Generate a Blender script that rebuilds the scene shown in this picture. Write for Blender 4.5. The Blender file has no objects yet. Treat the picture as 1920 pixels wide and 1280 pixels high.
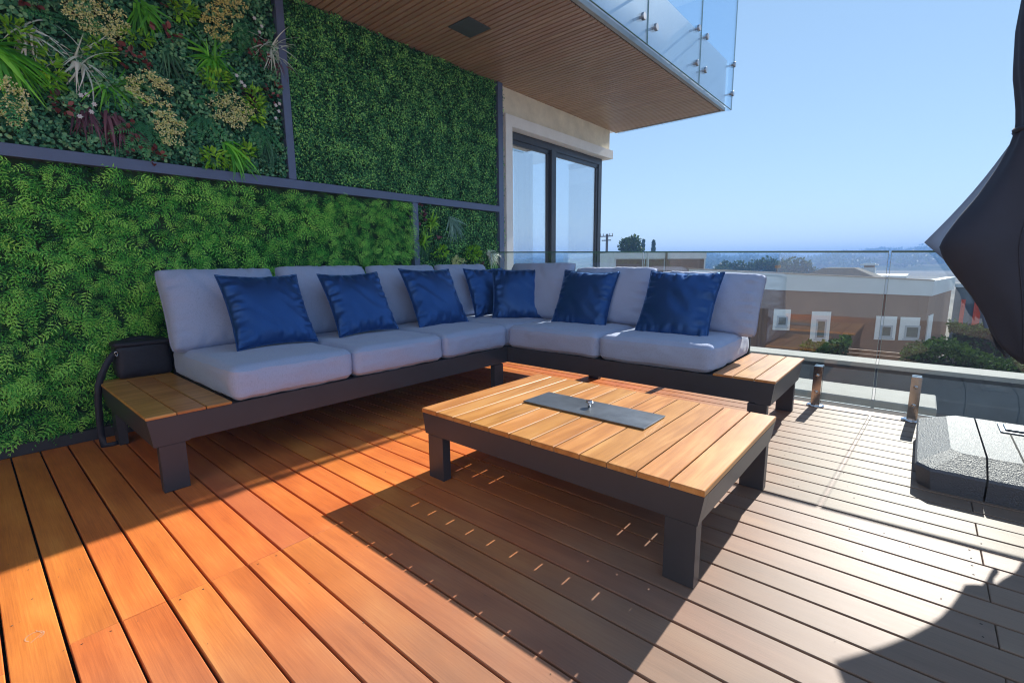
import bpy, math, random
import numpy as np
from mathutils import Vector, Matrix, noise

random.seed(7)
rng = np.random.default_rng(11)
R = math.radians
S = bpy.context.scene
COL = S.collection

# ------------------------------------------------------------------ camera
F, CH = 888.0, 1.15
yaw, pitch, roll = R(40.75), R(80.8), R(-0.55)
cam_d = bpy.data.cameras.new('camera')
cam_d.sensor_width = 36.0
cam_d.lens = F / 1920.0 * 36.0
cam_d.clip_start = 0.05
cam_d.clip_end = 6000
cam = bpy.data.objects.new('camera', cam_d)
COL.objects.link(cam)
cam.matrix_world = Matrix.Translation((0, 0, CH)) @ Matrix.Rotation(yaw, 4, 'Z') @ Matrix.Rotation(pitch, 4, 'X') @ Matrix.Rotation(roll, 4, 'Z')
S.camera = cam

# ------------------------------------------------------------------ light
SUNV = Vector((0.06, 1.55, 1.0)).normalized()
SUN_EL = math.asin(SUNV.z)
SUN_AZ = math.atan2(SUNV.x, SUNV.y)
w = bpy.data.worlds.new("World")
S.world = w
w.use_nodes = True
nt = w.node_tree
nt.nodes.clear()
sky = nt.nodes.new('ShaderNodeTexSky')
sky.sky_type = 'NISHITA'
sky.sun_disc = False
sky.sun_elevation = SUN_EL
sky.sun_rotation = SUN_AZ
sky.altitude = 200
sky.air_density = 0.8
sky.dust_density = 0.0
sky.ozone_density = 4.0
bg = nt.nodes.new('ShaderNodeBackground')
bg.inputs['Strength'].default_value = 0.15
wo = nt.nodes.new('ShaderNodeOutputWorld')
gm = nt.nodes.new('ShaderNodeGamma')
gm.inputs[1].default_value = 0.38
nt.links.new(sky.outputs[0], gm.inputs[0])
hsv = nt.nodes.new('ShaderNodeHueSaturation')
hsv.inputs['Saturation'].default_value = 1.5
nt.links.new(gm.outputs[0], hsv.inputs['Color'])
nt.links.new(hsv.outputs[0], bg.inputs['Color'])
nt.links.new(bg.outputs[0], wo.inputs['Surface'])
sun_d = bpy.data.lights.new('sun', 'SUN')
sun_d.energy = 2.75
sun_d.angle = R(0.5)
sun_d.color = (1.0, 0.95, 0.87)
sun = bpy.data.objects.new('sun', sun_d)
COL.objects.link(sun)
sun.rotation_mode = 'QUATERNION'
sun.rotation_quaternion = SUNV.to_track_quat('Z', 'Y')
S.view_settings.view_transform = 'Standard'
S.view_settings.look = 'None'
S.view_settings.gamma = 1.0
S.view_settings.exposure = 1.72
S.view_settings.use_curve_mapping = False
S.render.engine = 'CYCLES'
S.cycles.use_denoising = True
S.cycles.max_bounces = 8
S.cycles.diffuse_bounces = 4
S.cycles.transparent_max_bounces = 24
S.cycles.volume_bounces = 0
S.cycles.filter_width = 1.15

# ------------------------------------------------------------------ materials
def mat(name):
    m = bpy.data.materials.new(name)
    m.use_nodes = True
    t = m.node_tree
    b = t.nodes['Principled BSDF']
    return m, t, b

def N(t, typ, **kw):
    n = t.nodes.new(typ)
    for k, v in kw.items():
        setattr(n, k, v)
    return n

def ramp(t, fac, stops):
    r = N(t, 'ShaderNodeValToRGB')
    e = r.color_ramp.elements
    while len(e) < len(stops):
        e.new(0.5)
    for i, (p, c) in enumerate(stops):
        e[i].position = p
        e[i].color = (c[0], c[1], c[2], 1)
    t.links.new(fac, r.inputs[0])
    return r.outputs[0]

def mapped(t, scale, coord='Object', rnd=0.0):
    tc = N(t, 'ShaderNodeTexCoord')
    mp = N(t, 'ShaderNodeMapping')
    mp.inputs['Scale'].default_value = scale
    if rnd:
        oi = N(t, 'ShaderNodeObjectInfo')
        m_ = N(t, 'ShaderNodeMath', operation='MULTIPLY')
        m_.inputs[1].default_value = rnd
        t.links.new(oi.outputs['Random'], m_.inputs[0])
        va = N(t, 'ShaderNodeVectorMath', operation='ADD')
        t.links.new(tc.outputs[coord], va.inputs[0])
        t.links.new(m_.outputs[0], va.inputs[1])
        t.links.new(va.outputs[0], mp.inputs[0])
    else:
        t.links.new(tc.outputs[coord], mp.inputs[0])
    return mp.outputs[0]

def noise_n(t, vec, scale=5, detail=4, rough=0.5, dist=0.0):
    n = N(t, 'ShaderNodeTexNoise')
    n.inputs['Scale'].default_value = scale
    n.inputs['Detail'].default_value = detail
    n.inputs['Roughness'].default_value = rough
    n.inputs['Distortion'].default_value = dist
    t.links.new(vec, n.inputs['Vector'])
    return n.outputs['Fac']

def bump(t, b, h, strength=0.2, dist=0.01):
    bp = N(t, 'ShaderNodeBump')
    bp.inputs['Strength'].default_value = strength
    bp.inputs['Distance'].default_value = dist
    t.links.new(h, bp.inputs['Height'])
    t.links.new(bp.outputs[0], b.inputs['Normal'])

def plain(name, col, rough=0.6, var=0.12, scale=6, metal=0.0, bstr=0.1, spec=0.5):
    m, t, b = mat(name)
    v = mapped(t, (1, 1, 1))
    n = noise_n(t, v, scale, 5, 0.6)
    c = ramp(t, n, [(0.3, [x * (1 - var) for x in col]), (0.7, [min(1, x * (1 + var)) for x in col])])
    t.links.new(c, b.inputs['Base Color'])
    b.inputs['Roughness'].default_value = rough
    b.inputs['Metallic'].default_value = metal
    b.inputs['Specular IOR Level'].default_value = spec
    if bstr:
        bump(t, b, noise_n(t, v, scale * 12, 3), bstr, 0.003)
    return m

def wood(name, cols, rough, axis='x', ring=1.0, spec=0.5, var=0.25, coat=0.0, weather_glare=None):
    """plank wood: long fibres, cathedral rings, each board its own offset"""
    m, t, b = mat(name)
    st = (0.35, 4.0, 4.0) if axis == 'x' else (4.0, 0.35, 4.0)
    v = mapped(t, st, 'Object', 37.0)
    big = noise_n(t, v, 1.3, 3, 0.55, 0.4)
    wv = N(t, 'ShaderNodeMath', operation='MULTIPLY')
    wv.inputs[1].default_value = 26.0 * ring
    t.links.new(big, wv.inputs[0])
    sn = N(t, 'ShaderNodeMath', operation='SINE')
    t.links.new(wv.outputs[0], sn.inputs[0])
    st2 = (4.0, 170.0, 170.0) if axis == 'x' else (170.0, 4.0, 170.0)
    v2 = mapped(t, st2, 'Object', 11.0)
    fine = noise_n(t, v2, 1.5, 6, 0.7)
    v3 = mapped(t, (2, 5, 5) if axis == 'x' else (5, 2, 5), 'Object', 91.0)
    blot = noise_n(t, v3, 1.2, 3, 0.5)
    a1 = N(t, 'ShaderNodeMath', operation='MULTIPLY_ADD')
    a1.inputs[1].default_value = 0.05 * ring
    fs_ = N(t, 'ShaderNodeMapRange')
    fs_.inputs[3].default_value = 0.22; fs_.inputs[4].default_value = 0.78
    t.links.new(fine, fs_.inputs[0])
    t.links.new(sn.outputs[0], a1.inputs[0])
    t.links.new(fs_.outputs[0], a1.inputs[2])
    a2 = N(t, 'ShaderNodeMath', operation='MULTIPLY_ADD')
    a2.inputs[1].default_value = 0.6
    t.links.new(blot, a2.inputs[0])
    t.links.new(a1.outputs[0], a2.inputs[2])
    c = ramp(t, a2.outputs[0], [(0.55, cols[0]), (0.82, cols[1]), (1.08 if False else 1.0, cols[2])])
    oi = N(t, 'ShaderNodeObjectInfo')
    hs = N(t, 'ShaderNodeHueSaturation')
    mr = N(t, 'ShaderNodeMapRange')
    mr.inputs[3].default_value = 1 - var
    mr.inputs[4].default_value = 1 + var * 0.7
    t.links.new(oi.outputs['Random'], mr.inputs[0])
    t.links.new(mr.outputs[0], hs.inputs['Value'])
    m7 = N(t, 'ShaderNodeMath', operation='MULTIPLY')
    m7.inputs[1].default_value = 7.13
    fr = N(t, 'ShaderNodeMath', operation='FRACT')
    t.links.new(oi.outputs['Random'], m7.inputs[0])
    t.links.new(m7.outputs[0], fr.inputs[0])
    mr2 = N(t, 'ShaderNodeMapRange')
    mr2.inputs[3].default_value = 0.494
    mr2.inputs[4].default_value = 0.504
    t.links.new(fr.outputs[0], mr2.inputs[0])
    t.links.new(mr2.outputs[0], hs.inputs['Hue'])
    t.links.new(c, hs.inputs['Color'])
    if weather_glare:  # greys boards to the right: sun glare painted into the colour, plus weathering
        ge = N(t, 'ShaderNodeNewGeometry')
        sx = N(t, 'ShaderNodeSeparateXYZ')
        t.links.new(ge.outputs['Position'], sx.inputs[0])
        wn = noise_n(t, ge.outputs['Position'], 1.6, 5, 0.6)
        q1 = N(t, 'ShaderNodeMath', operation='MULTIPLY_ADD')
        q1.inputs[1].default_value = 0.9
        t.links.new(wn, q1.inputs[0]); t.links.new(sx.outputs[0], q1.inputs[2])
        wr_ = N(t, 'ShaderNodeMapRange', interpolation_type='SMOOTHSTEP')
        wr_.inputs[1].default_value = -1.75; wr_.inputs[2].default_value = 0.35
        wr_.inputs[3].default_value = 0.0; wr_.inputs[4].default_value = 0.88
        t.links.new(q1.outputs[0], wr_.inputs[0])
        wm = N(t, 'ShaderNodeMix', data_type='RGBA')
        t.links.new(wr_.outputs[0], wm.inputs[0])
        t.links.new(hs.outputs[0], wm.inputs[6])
        wc = ramp(t, a2.outputs[0], [(0.5, weather_glare[0]), (1.0, weather_glare[1])])
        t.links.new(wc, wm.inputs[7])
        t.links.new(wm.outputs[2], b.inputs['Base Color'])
    else:
        t.links.new(hs.outputs[0], b.inputs['Base Color'])
    rr = N(t, 'ShaderNodeMapRange')
    rr.inputs[3].default_value = rough - 0.05
    rr.inputs[4].default_value = rough + 0.12
    t.links.new(fine, rr.inputs[0])
    t.links.new(rr.outputs[0], b.inputs['Roughness'])
    b.inputs['Specular IOR Level'].default_value = spec
    bump(t, b, fine, 0.12, 0.002)
    return m

def glass(name, tint, refl_boost=0.0, ior=1.5):
    m, t, b = mat(name)
    t.nodes.remove(b)
    out = t.nodes['Material Output']
    tr = N(t, 'ShaderNodeBsdfTransparent')
    tr.inputs[0].default_value = (*tint, 1)
    gl = N(t, 'ShaderNodeBsdfGlossy')
    gl.inputs['Roughness'].default_value = 0.0
    gl.inputs['Color'].default_value = (0.97, 0.98, 1, 1)
    fr = N(t, 'ShaderNodeFresnel')
    ge = N(t, 'ShaderNodeNewGeometry')
    mi = N(t, 'ShaderNodeMapRange')           # thin pane: the same reflectance on the way in and out
    mi.inputs[3].default_value = ior
    mi.inputs[4].default_value = 1.0 / ior
    t.links.new(ge.outputs['Backfacing'], mi.inputs[0])
    t.links.new(mi.outputs[0], fr.inputs['IOR'])
    ad = N(t, 'ShaderNodeMath', operation='ADD')
    ad.use_clamp = True
    ad.inputs[1].default_value = refl_boost
    t.links.new(fr.outputs[0], ad.inputs[0])
    mx = N(t, 'ShaderNodeMixShader')
    t.links.new(ad.outputs[0], mx.inputs[0])
    t.links.new(tr.outputs[0], mx.inputs[1])
    t.links.new(gl.outputs[0], mx.inputs[2])
    t.links.new(mx.outputs[0], out.inputs[0])
    return m

def fabric(name, c1, c2, rough=0.9, sheen=0.3, weave=900):
    m, t, b = mat(name)
    vx = mapped(t, (weave * 0.12, weave * 0.12, weave))
    n1 = noise_n(t, vx, 1, 2, 0.6)
    vz = mapped(t, (weave, weave, weave * 0.15))
    n2 = noise_n(t, vz, 0.4, 2, 0.6)
    ad = N(t, 'ShaderNodeMath', operation='ADD')
    t.links.new(n1, ad.inputs[0])
    t.links.new(n2, ad.inputs[1])
    c = ramp(t, ad.outputs[0], [(0.75 / 1, c1), (1.0, c2)])
    ad2 = N(t, 'ShaderNodeMath', operation='MULTIPLY')
    ad2.inputs[1].default_value = 0.9
    t.links.new(ad.outputs[0], ad2.inputs[0])
    t.links.new(c, b.inputs['Base Color'])
    b.inputs['Roughness'].default_value = rough
    b.inputs['Sheen Weight'].default_value = sheen
    b.inputs['Sheen Roughness'].default_value = 0.4
    b.inputs['Specular IOR Level'].default_value = 0.2
    v = mapped(t, (1, 1, 1))
    big = noise_n(t, v, 7, 3, 0.5, 0.6)
    sm = N(t, 'ShaderNodeMath', operation='MULTIPLY_ADD')
    sm.inputs[1].default_value = 6.0
    t.links.new(big, sm.inputs[0])
    t.links.new(ad2.outputs[0], sm.inputs[2])
    bump(t, b, sm.outputs[0], 0.25, 0.0015)
    return m

def leafy(name, dark, mid, lite, rough=0.5, trans=0.15):
    m, t, b = mat(name)
    at = N(t, 'ShaderNodeAttribute', attribute_name='tint')
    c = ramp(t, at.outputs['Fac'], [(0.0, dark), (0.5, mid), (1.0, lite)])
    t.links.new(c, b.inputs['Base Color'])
    b.inputs['Roughness'].default_value = rough
    b.inputs['Specular IOR Level'].default_value = 0.35
    tl = N(t, 'ShaderNodeBsdfTranslucent')
    t.links.new(c, tl.inputs[0])
    mx = N(t, 'ShaderNodeMixShader')
    mx.inputs[0].default_value = trans
    out = t.nodes['Material Output']
    t.links.new(b.outputs[0], mx.inputs[1])
    t.links.new(tl.outputs[0], mx.inputs[2])
    t.links.new(mx.outputs[0], out.inputs[0])
    return m

M = {}
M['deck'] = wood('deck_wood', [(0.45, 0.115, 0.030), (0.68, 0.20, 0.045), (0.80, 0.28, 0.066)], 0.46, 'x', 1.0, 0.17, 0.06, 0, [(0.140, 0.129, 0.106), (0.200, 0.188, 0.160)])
M['deck_red'] = wood('deck_wood_red', [(0.46, 0.115, 0.045), (0.58, 0.16, 0.058), (0.66, 0.22, 0.075)], 0.40, 'x', 0.6, 0.5, 0.05)
M['teak'] = wood('teak_top', [(0.40, 0.165, 0.042), (0.56, 0.25, 0.066), (0.66, 0.33, 0.105)], 0.34, 'y', 1.9, 0.5, 0.09)
M['soffit'] = wood('soffit_slat', [(0.36, 0.24, 0.155), (0.46, 0.315, 0.21), (0.54, 0.385, 0.27)], 0.28, 'x', 0.5, 0.5, 0.06)
M['charcoal'] = plain('charcoal_metal', (0.050, 0.050, 0.058), 0.42, 0.08, 4, 0.0, 0.05)
M['frame_bar'] = plain('frame_bar_metal', (0.11, 0.145, 0.25), 0.33, 0.08, 5, 0.0, 0.04)
M['black'] = plain('black_gap', (0.012, 0.012, 0.012), 0.9, 0.1, 5, 0, 0)
M['fabric'] = fabric('grey_fabric', (0.31, 0.37, 0.53), (0.39, 0.465, 0.65))
M['seam'] = plain('grey_seam', (0.33, 0.35, 0.46), 0.9, 0.1, 60, 0, 0.2)
m, t, b = mat('blue_velvet')
v = mapped(t, (1, 1, 1))
n_ = noise_n(t, v, 5, 4, 0.5, 0.8)
c_ = ramp(t, n_, [(0.3, (0.022, 0.068, 0.215)), (0.7, (0.028, 0.085, 0.26))])
t.links.new(c_, b.inputs['Base Color'])
b.inputs['Roughness'].default_value = 0.40
b.inputs['Metallic'].default_value = 0.5
b.inputs['Specular IOR Level'].default_value = 0.9
b.inputs['Specular Tint'].default_value = (0.35, 0.6, 1, 1)
b.inputs['Sheen Weight'].default_value = 0.8
b.inputs['Sheen Roughness'].default_value = 0.35
b.inputs['Sheen Tint'].default_value = (0.25, 0.5, 1.0, 1)
bump(t, b, noise_n(t, v, 14, 3, 0.5, 0.5), 0.22, 0.005)
M['velvet'] = m
M['steel_plate'] = plain('burner_plate', (0.27, 0.30, 0.33), 0.32, 0.25, 9, 0.85, 0.05)
M['chrome'] = plain('chrome', (0.72, 0.72, 0.74), 0.12, 0.03, 5, 1.0, 0)
M['satin'] = plain('satin_steel', (0.38, 0.38, 0.40), 0.3, 0.05, 9, 1.0, 0)
M['glass'] = glass('clear_glass', (0.955, 0.98, 0.97), 0.02)
M['glass_balc'] = glass('balcony_glass', (0.86, 0.94, 0.99), 0.10)
M['glass_win'] = glass('window_glass', (0.78, 0.84, 0.88), 0.45)
M['edge_pale'] = plain('polished_glass_edge', (0.40, 0.47, 0.44), 0.15, 0.1, 8, 0, 0)
M['glass_edge'] = plain('glass_edge', (0.10, 0.19, 0.15), 0.15, 0.15, 8, 0, 0)
M['stucco'] = plain('stucco', (0.84, 0.77, 0.62), 0.9, 0.12, 5, 0, 0.9)
M['white_trim'] = plain('white_trim', (0.90, 0.88, 0.84), 0.6, 0.04, 5, 0, 0.05)
M['win_frame'] = plain('window_frame', (0.06, 0.068, 0.085), 0.35, 0.1, 5, 0.3, 0.03)
M['white'] = plain('white_paint', (0.66, 0.69, 0.70), 0.7, 0.05, 2, 0, 0.05)
M['fascia'] = plain('fascia_metal', (0.42, 0.40, 0.37), 0.3, 0.1, 3, 0.6, 0.03)
M['slab_face'] = plain('slab_face', (0.62, 0.64, 0.68), 0.5, 0.05, 2, 0, 0.03)
M['speaker'] = plain('speaker_grille', (0.085, 0.11, 0.11), 0.7, 0.1, 90, 0, 0.3)
M['taupe'] = plain('taupe_wall', (0.235, 0.165, 0.125), 0.9, 0.1, 1.2, 0, 0.2)
M['roof'] = plain('roof_membrane', (0.40, 0.35, 0.31), 0.9, 0.12, 0.8, 0, 0.2)
M['concrete'] = plain('concrete', (0.40, 0.395, 0.37), 0.85, 0.12, 3, 0, 0.2)
M['greywall'] = plain('grey_render', (0.145, 0.17, 0.195), 0.9, 0.14, 2.5, 0, 0.3)
M['ground'] = plain('ground', (0.30, 0.27, 0.22), 0.95, 0.35, 0.05, 0, 0.2)
M['bag'] = plain('bag_nylon', (0.022, 0.022, 0.034), 0.55, 0.15, 40, 0, 0.4)
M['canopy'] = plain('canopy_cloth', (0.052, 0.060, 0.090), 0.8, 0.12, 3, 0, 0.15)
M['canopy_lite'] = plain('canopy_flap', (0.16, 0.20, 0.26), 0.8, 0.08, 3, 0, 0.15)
for nm in ('canopy', 'canopy_lite'):
    t_ = M[nm].node_tree; b_ = t_.nodes['Principled BSDF']
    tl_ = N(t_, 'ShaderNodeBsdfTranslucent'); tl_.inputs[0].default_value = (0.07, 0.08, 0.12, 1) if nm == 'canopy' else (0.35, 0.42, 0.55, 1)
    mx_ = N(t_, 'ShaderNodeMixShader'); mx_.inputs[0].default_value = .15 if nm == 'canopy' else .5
    t_.links.new(b_.outputs[0], mx_.inputs[1]); t_.links.new(tl_.outputs[0], mx_.inputs[2])
    t_.links.new(mx_.outputs[0], t_.nodes['Material Output'].inputs[0])
m, t, b = mat('base_plastic')
v = mapped(t, (1, 1, 1))
b.inputs['Base Color'].default_value = (0.11, 0.12, 0.14, 1)
b.inputs['Roughness'].default_value = 0.42
b.inputs['Specular IOR Level'].default_value = 0.5
h_ = noise_n(t, v, 130, 3, 0.7)
bump(t, b, h_, 1.0, 0.006)
M['base'] = m
M['orange'] = plain('orange_cloth', (0.75, 0.09, 0.03), 0.8, 0.2, 4, 0, 0.1)
M['bark'] = plain('bark', (0.10, 0.075, 0.05), 0.95, 0.3, 9, 0, 0.5)
M['hedge'] = leafy('hedge_leaf', (0.010, 0.025, 0.010), (0.022, 0.062, 0.016), (0.075, 0.14, 0.03), 0.85)
M['hedge'].node_tree.nodes['Principled BSDF'].inputs['Specular IOR Level'].default_value = 0.05
M['tree'] = leafy('tree_leaf', (0.02, 0.045, 0.015), (0.05, 0.10, 0.03), (0.12, 0.17, 0.06))
M['tree'].node_tree.nodes['Principled BSDF'].inputs['Specular IOR Level'].default_value = 0.05
M['fern'] = leafy('fern_leaf', (0.008, 0.055, 0.022), (0.10, 0.52, 0.065), (0.46, 0.92, 0.15), 0.5)
M['box'] = leafy('boxwood_leaf', (0.010, 0.06, 0.035), (0.07, 0.34, 0.12), (0.42, 0.86, 0.22), 0.4)
M['round'] = leafy('round_leaf', (0.015, 0.09, 0.05), (0.09, 0.34, 0.18), (0.32, 0.62, 0.30), 0.35)
M['grassy'] = leafy('grass_blade', (0.042, 0.196, 0.028), (0.112, 0.476, 0.042), (0.28, 0.812, 0.084), 0.4)
M['darkgrass'] = leafy('dark_grass_blade', (0.024, 0.08, 0.048), (0.056, 0.192, 0.096), (0.128, 0.32, 0.16), 0.4)
M['palegrass'] = leafy('pale_grass_blade', (0.42, 0.52, 0.42), (0.82, 0.90, 0.80), (0.93, 0.95, 0.90), 0.5)
M['bluegrass'] = leafy('blue_grass_blade', (0.075, 0.18, 0.135), (0.24, 0.45, 0.36), (0.54, 0.78, 0.63), 0.5)
M['burg'] = leafy('burgundy_blade', (0.06, 0.025, 0.04), (0.15, 0.06, 0.09), (0.30, 0.15, 0.18), 0.4)
M['red'] = leafy('red_leaf', (0.06, 0.02, 0.02), (0.19, 0.05, 0.05), (0.36, 0.13, 0.12), 0.4)
M['lime'] = leafy('lime_leaf', (0.065, 0.221, 0.019), (0.221, 0.546, 0.039), (0.468, 0.832, 0.078), 0.4)
M['cream'] = leafy('cream_flower', (0.50, 0.60, 0.18), (0.90, 0.93, 0.45), (0.95, 0.95, 0.66), 0.7)
M['gold'] = leafy('gold_flower', (0.50, 0.48, 0.12), (0.88, 0.82, 0.32), (0.94, 0.90, 0.48), 0.7)
M['fernbig'] = leafy('fern_frond', (0.018, 0.108, 0.054), (0.054, 0.27, 0.108), (0.162, 0.648, 0.162), 0.4)
M['whiteflower'] = leafy('white_petal', (0.5, 0.5, 0.5), (0.7, 0.7, 0.7), (0.85, 0.85, 0.85), 0.6)
m, t, b = mat('hill_ground')
v = mapped(t, (1, 1, 1))
c_ = ramp(t, noise_n(t, v, 0.02, 8, 0.7), [(0.35, (0.03, 0.05, 0.025)), (0.5, (0.07, 0.085, 0.045)), (0.68, (0.2, 0.17, 0.11))])
t.links.new(c_, b.inputs['Base Color'])
b.inputs['Roughness'].default_value = 1
M['hill'] = m

for k_ in ('hill', 'ground', 'roof', 'concrete', 'taupe', 'white'):
    M[k_].node_tree.nodes['Principled BSDF'].inputs['Specular IOR Level'].default_value = 0.0 if k_ in ('hill', 'ground', 'roof') else 0.2
# ------------------------------------------------------------------ mesh helpers
def tag(o, label=None, cat=None, group=None, kind=None):
    if label: o['label'] = label
    if cat: o['category'] = cat
    if group: o['group'] = group
    if kind: o['kind'] = kind
    return o

def empty(name, loc, label=None, cat=None, group=None, kind=None):
    o = bpy.data.objects.new(name, None)
    o.empty_display_size = 0.1
    o.location = loc
    COL.objects.link(o)
    return tag(o, label, cat, group, kind)

def wmat(o):
    """world matrix from the basis chain (no depsgraph needed)"""
    mm = o.matrix_basis.copy()
    while o.parent:
        mm = o.parent.matrix_basis @ o.matrix_parent_inverse @ mm if False else mm
        o = o.parent
        mm = o.matrix_basis @ mm
    return mm

def link(name, me, m, parent=None, loc=None, rot=None):
    """mesh given in world coordinates (or local when loc is given)"""
    o = bpy.data.objects.new(name, me)
    COL.objects.link(o)
    if m is not None and not me.materials:
        me.materials.append(m)
    if parent is not None:
        o.parent = parent
        inv = wmat(parent).inverted()
        base = Matrix.Translation(loc) if loc is not None else Matrix.Identity(4)
        if rot is not None:
            base = base @ rot
        o.matrix_basis = inv @ base
    elif loc is not None:
        base = Matrix.Translation(loc)
        if rot is not None:
            base = base @ rot
        o.matrix_basis = base
    return o

class MB:
    def __init__(s):
        s.v, s.f = [], []
    def add(s, vs, fs):
        n = len(s.v)
        s.v += [tuple(p) for p in vs]
        s.f += [tuple(n + i for i in f) for f in fs]
        return s
    def box(s, x0, x1, y0, y1, z0, z1, bev=0.0):
        x0, x1 = min(x0, x1), max(x0, x1); y0, y1 = min(y0, y1), max(y0, y1); z0, z1 = min(z0, z1), max(z0, z1)
        if bev <= 0:
            vs = [(x0, y0, z0), (x1, y0, z0), (x1, y1, z0), (x0, y1, z0), (x0, y0, z1), (x1, y0, z1), (x1, y1, z1), (x0, y1, z1)]
            return s.add(vs, [(3, 2, 1, 0), (4, 5, 6, 7), (0, 1, 5, 4), (1, 2, 6, 5), (2, 3, 7, 6), (3, 0, 4, 7)])
        b = bev
        vs = []
        for z, i in ((z0, b), (z0 + b, 0), (z1 - b, 0), (z1, b)):
            vs += [(x0 + i, y0 + i, z), (x1 - i, y0 + i, z), (x1 - i, y1 - i, z), (x0 + i, y1 - i, z)]
        fs = [(3, 2, 1, 0), (12, 13, 14, 15)]
        for k in range(3):
            for j in range(4):
                a, c = 4 * k + j, 4 * k + (j + 1) % 4
                fs.append((a, c, c + 4, a + 4))
        return s.add(vs, fs)
    def prism(s, poly, fixed, axis, t0, t1):
        """poly in the two other axes; extruded along axis"""
        n = len(poly)
        vs = []
        for tt in (t0, t1):
            for a, b in poly:
                vs.append({'x': (tt, a, b), 'y': (a, tt, b), 'z': (a, b, tt)}[axis])
        fs = [tuple(range(n - 1, -1, -1)), tuple(range(n, 2 * n))]
        for i in range(n):
            j = (i + 1) % n
            fs.append((i, j, n + j, n + i))
        return s.add(vs, fs)
    def tube(s, pts, r, seg=8, caps=True):
        pts = [Vector(p) for p in pts]
        rr = r if isinstance(r, (list, tuple)) else [r] * len(pts)
        rings = []
        up0 = Vector((0, 0, 1))
        for i, p in enumerate(pts):
            d = (pts[min(i + 1, len(pts) - 1)] - pts[max(i - 1, 0)]).normalized()
            up = up0 if abs(d.z) < 0.95 else Vector((1, 0, 0))
            a = d.cross(up).normalized()
            b = a.cross(d).normalized()
            rings.append([p + (a * math.cos(2 * math.pi * k / seg) + b * math.sin(2 * math.pi * k / seg)) * rr[i] for k in range(seg)])
        vs = [q for rg in rings for q in rg]
        fs = []
        for i in range(len(pts) - 1):
            for k in range(seg):
                a, b = i * seg + k, i * seg + (k + 1) % seg
                fs.append((a, b, b + seg, a + seg))
        if caps:
            fs.append(tuple(range(seg))[::-1])
            fs.append(tuple(range((len(pts) - 1) * seg, len(pts) * seg)))
        return s.add(vs, fs)
    def mesh(s, name, smooth=False):
        me = bpy.data.meshes.new(name)
        me.from_pydata(s.v, [], s.f)
        me.update()
        if smooth:
            me.polygons.foreach_set('use_smooth', [True] * len(me.polygons))
        import bmesh
        bm = bmesh.new(); bm.from_mesh(me)
        bmesh.ops.recalc_face_normals(bm, faces=bm.faces)
        bm.to_mesh(me); bm.free()
        return me
    def build(s, name, m, parent=None, smooth=False):
        return link(name, s.mesh(name, smooth), m, parent)

def fast_mesh(name, V, Fq, tint=None):
    """V (n,3), Fq (m,k) all faces with k corners"""
    me = bpy.data.meshes.new(name)
    n, k = Fq.shape
    me.vertices.add(len(V))
    me.vertices.foreach_set('co', V.astype(np.float32).ravel())
    me.loops.add(n * k)
    me.loops.foreach_set('vertex_index', Fq.astype(np.int32).ravel())
    me.polygons.add(n)
    me.polygons.foreach_set('loop_start', np.arange(0, n * k, k, dtype=np.int32))
    me.polygons.foreach_set('loop_total', np.full(n, k, dtype=np.int32))
    if tint is not None:
        at = me.attributes.new('tint', 'FLOAT', 'POINT')
        at.data.foreach_set('value', tint.astype(np.float32))
    me.update(calc_edges=True)
    me.validate()
    return me

def scatter(P, Q, pos, rot, scl, tint, ptint=None):
    """instances of prototype P (v,3), Q (f,k): pos (n,3), rot (n,3,3), scl (n,)"""
    n = len(pos)
    V = np.einsum('nij,vj->nvi', rot, P) * scl[:, None, None] + pos[:, None, :]
    Fq = Q[None] + (np.arange(n) * len(P))[:, None, None]
    tt = np.repeat(tint[:, None], len(P), 1)
    if ptint is not None:
        tt = tt + ptint[None]
    return V.reshape(-1, 3), Fq.reshape(-1, Q.shape[1]), np.clip(tt, 0, 1).ravel()

def join_sc(parts):
    Vs, Fs, Ts, o = [], [], [], 0
    for V, Fq, T in parts:
        Vs.append(V); Fs.append(Fq + o); Ts.append(T); o += len(V)
    return np.concatenate(Vs), np.concatenate(Fs), np.concatenate(Ts)

def frames(dirs, normals):
    """rotation matrices whose local y runs along dirs and local z near normals"""
    y = dirs / np.linalg.norm(dirs, axis=1, keepdims=True)
    x = np.cross(y, normals); x /= np.linalg.norm(x, axis=1, keepdims=True) + 1e-9
    z = np.cross(x, y)
    return np.stack([x, y, z], axis=2)

# leaf prototypes (local y = length, z = up)
LEAF_P = np.array([[0, 0, 0], [0.30, 0.35, 0.06], [0.26, 0.72, 0.04], [0, 1, -0.08], [-0.26, 0.72, 0.04], [-0.30, 0.35, 0.06]], float)
LEAF_Q = np.array([[0, 1, 2, 3], [0, 3, 4, 5]])
def frond_proto(pairs=11, wid=0.26, droop=0.25):
    P, Q = [], []
    for i in range(pairs):
        tt = (i + 0.6) / pairs
        y0, y1 = tt * 0.96, tt * 0.96 + 0.5 / pairs
        L = wid * math.sin(math.pi * min(1, 0.22 + tt * 0.78)) ** 0.8 * (1.05 - 0.25 * tt) + 0.02
        y1 = y0 + 0.34 / pairs
        for sx in (1, -1):
            n = len(P)
            z0 = -droop * tt * tt
            P += [(0, y0, z0), (sx * L * 0.55, y0 + 0.02, z0 + 0.03), (sx * L, y1 + 0.10 * L + 0.05, z0 - 0.02), (sx * L * 0.5, y1 + 0.03, z0 + 0.02)]
            Q.append((n, n + 1, n + 2, n + 3))
    n = len(P)
    P += [(0.008, 0, 0), (-0.008, 0, 0), (-0.004, 1, -droop), (0.004, 1, -droop)]
    Q.append((n, n + 1, n + 2, n + 3))
    return np.array(P, float), np.array(Q)
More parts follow.
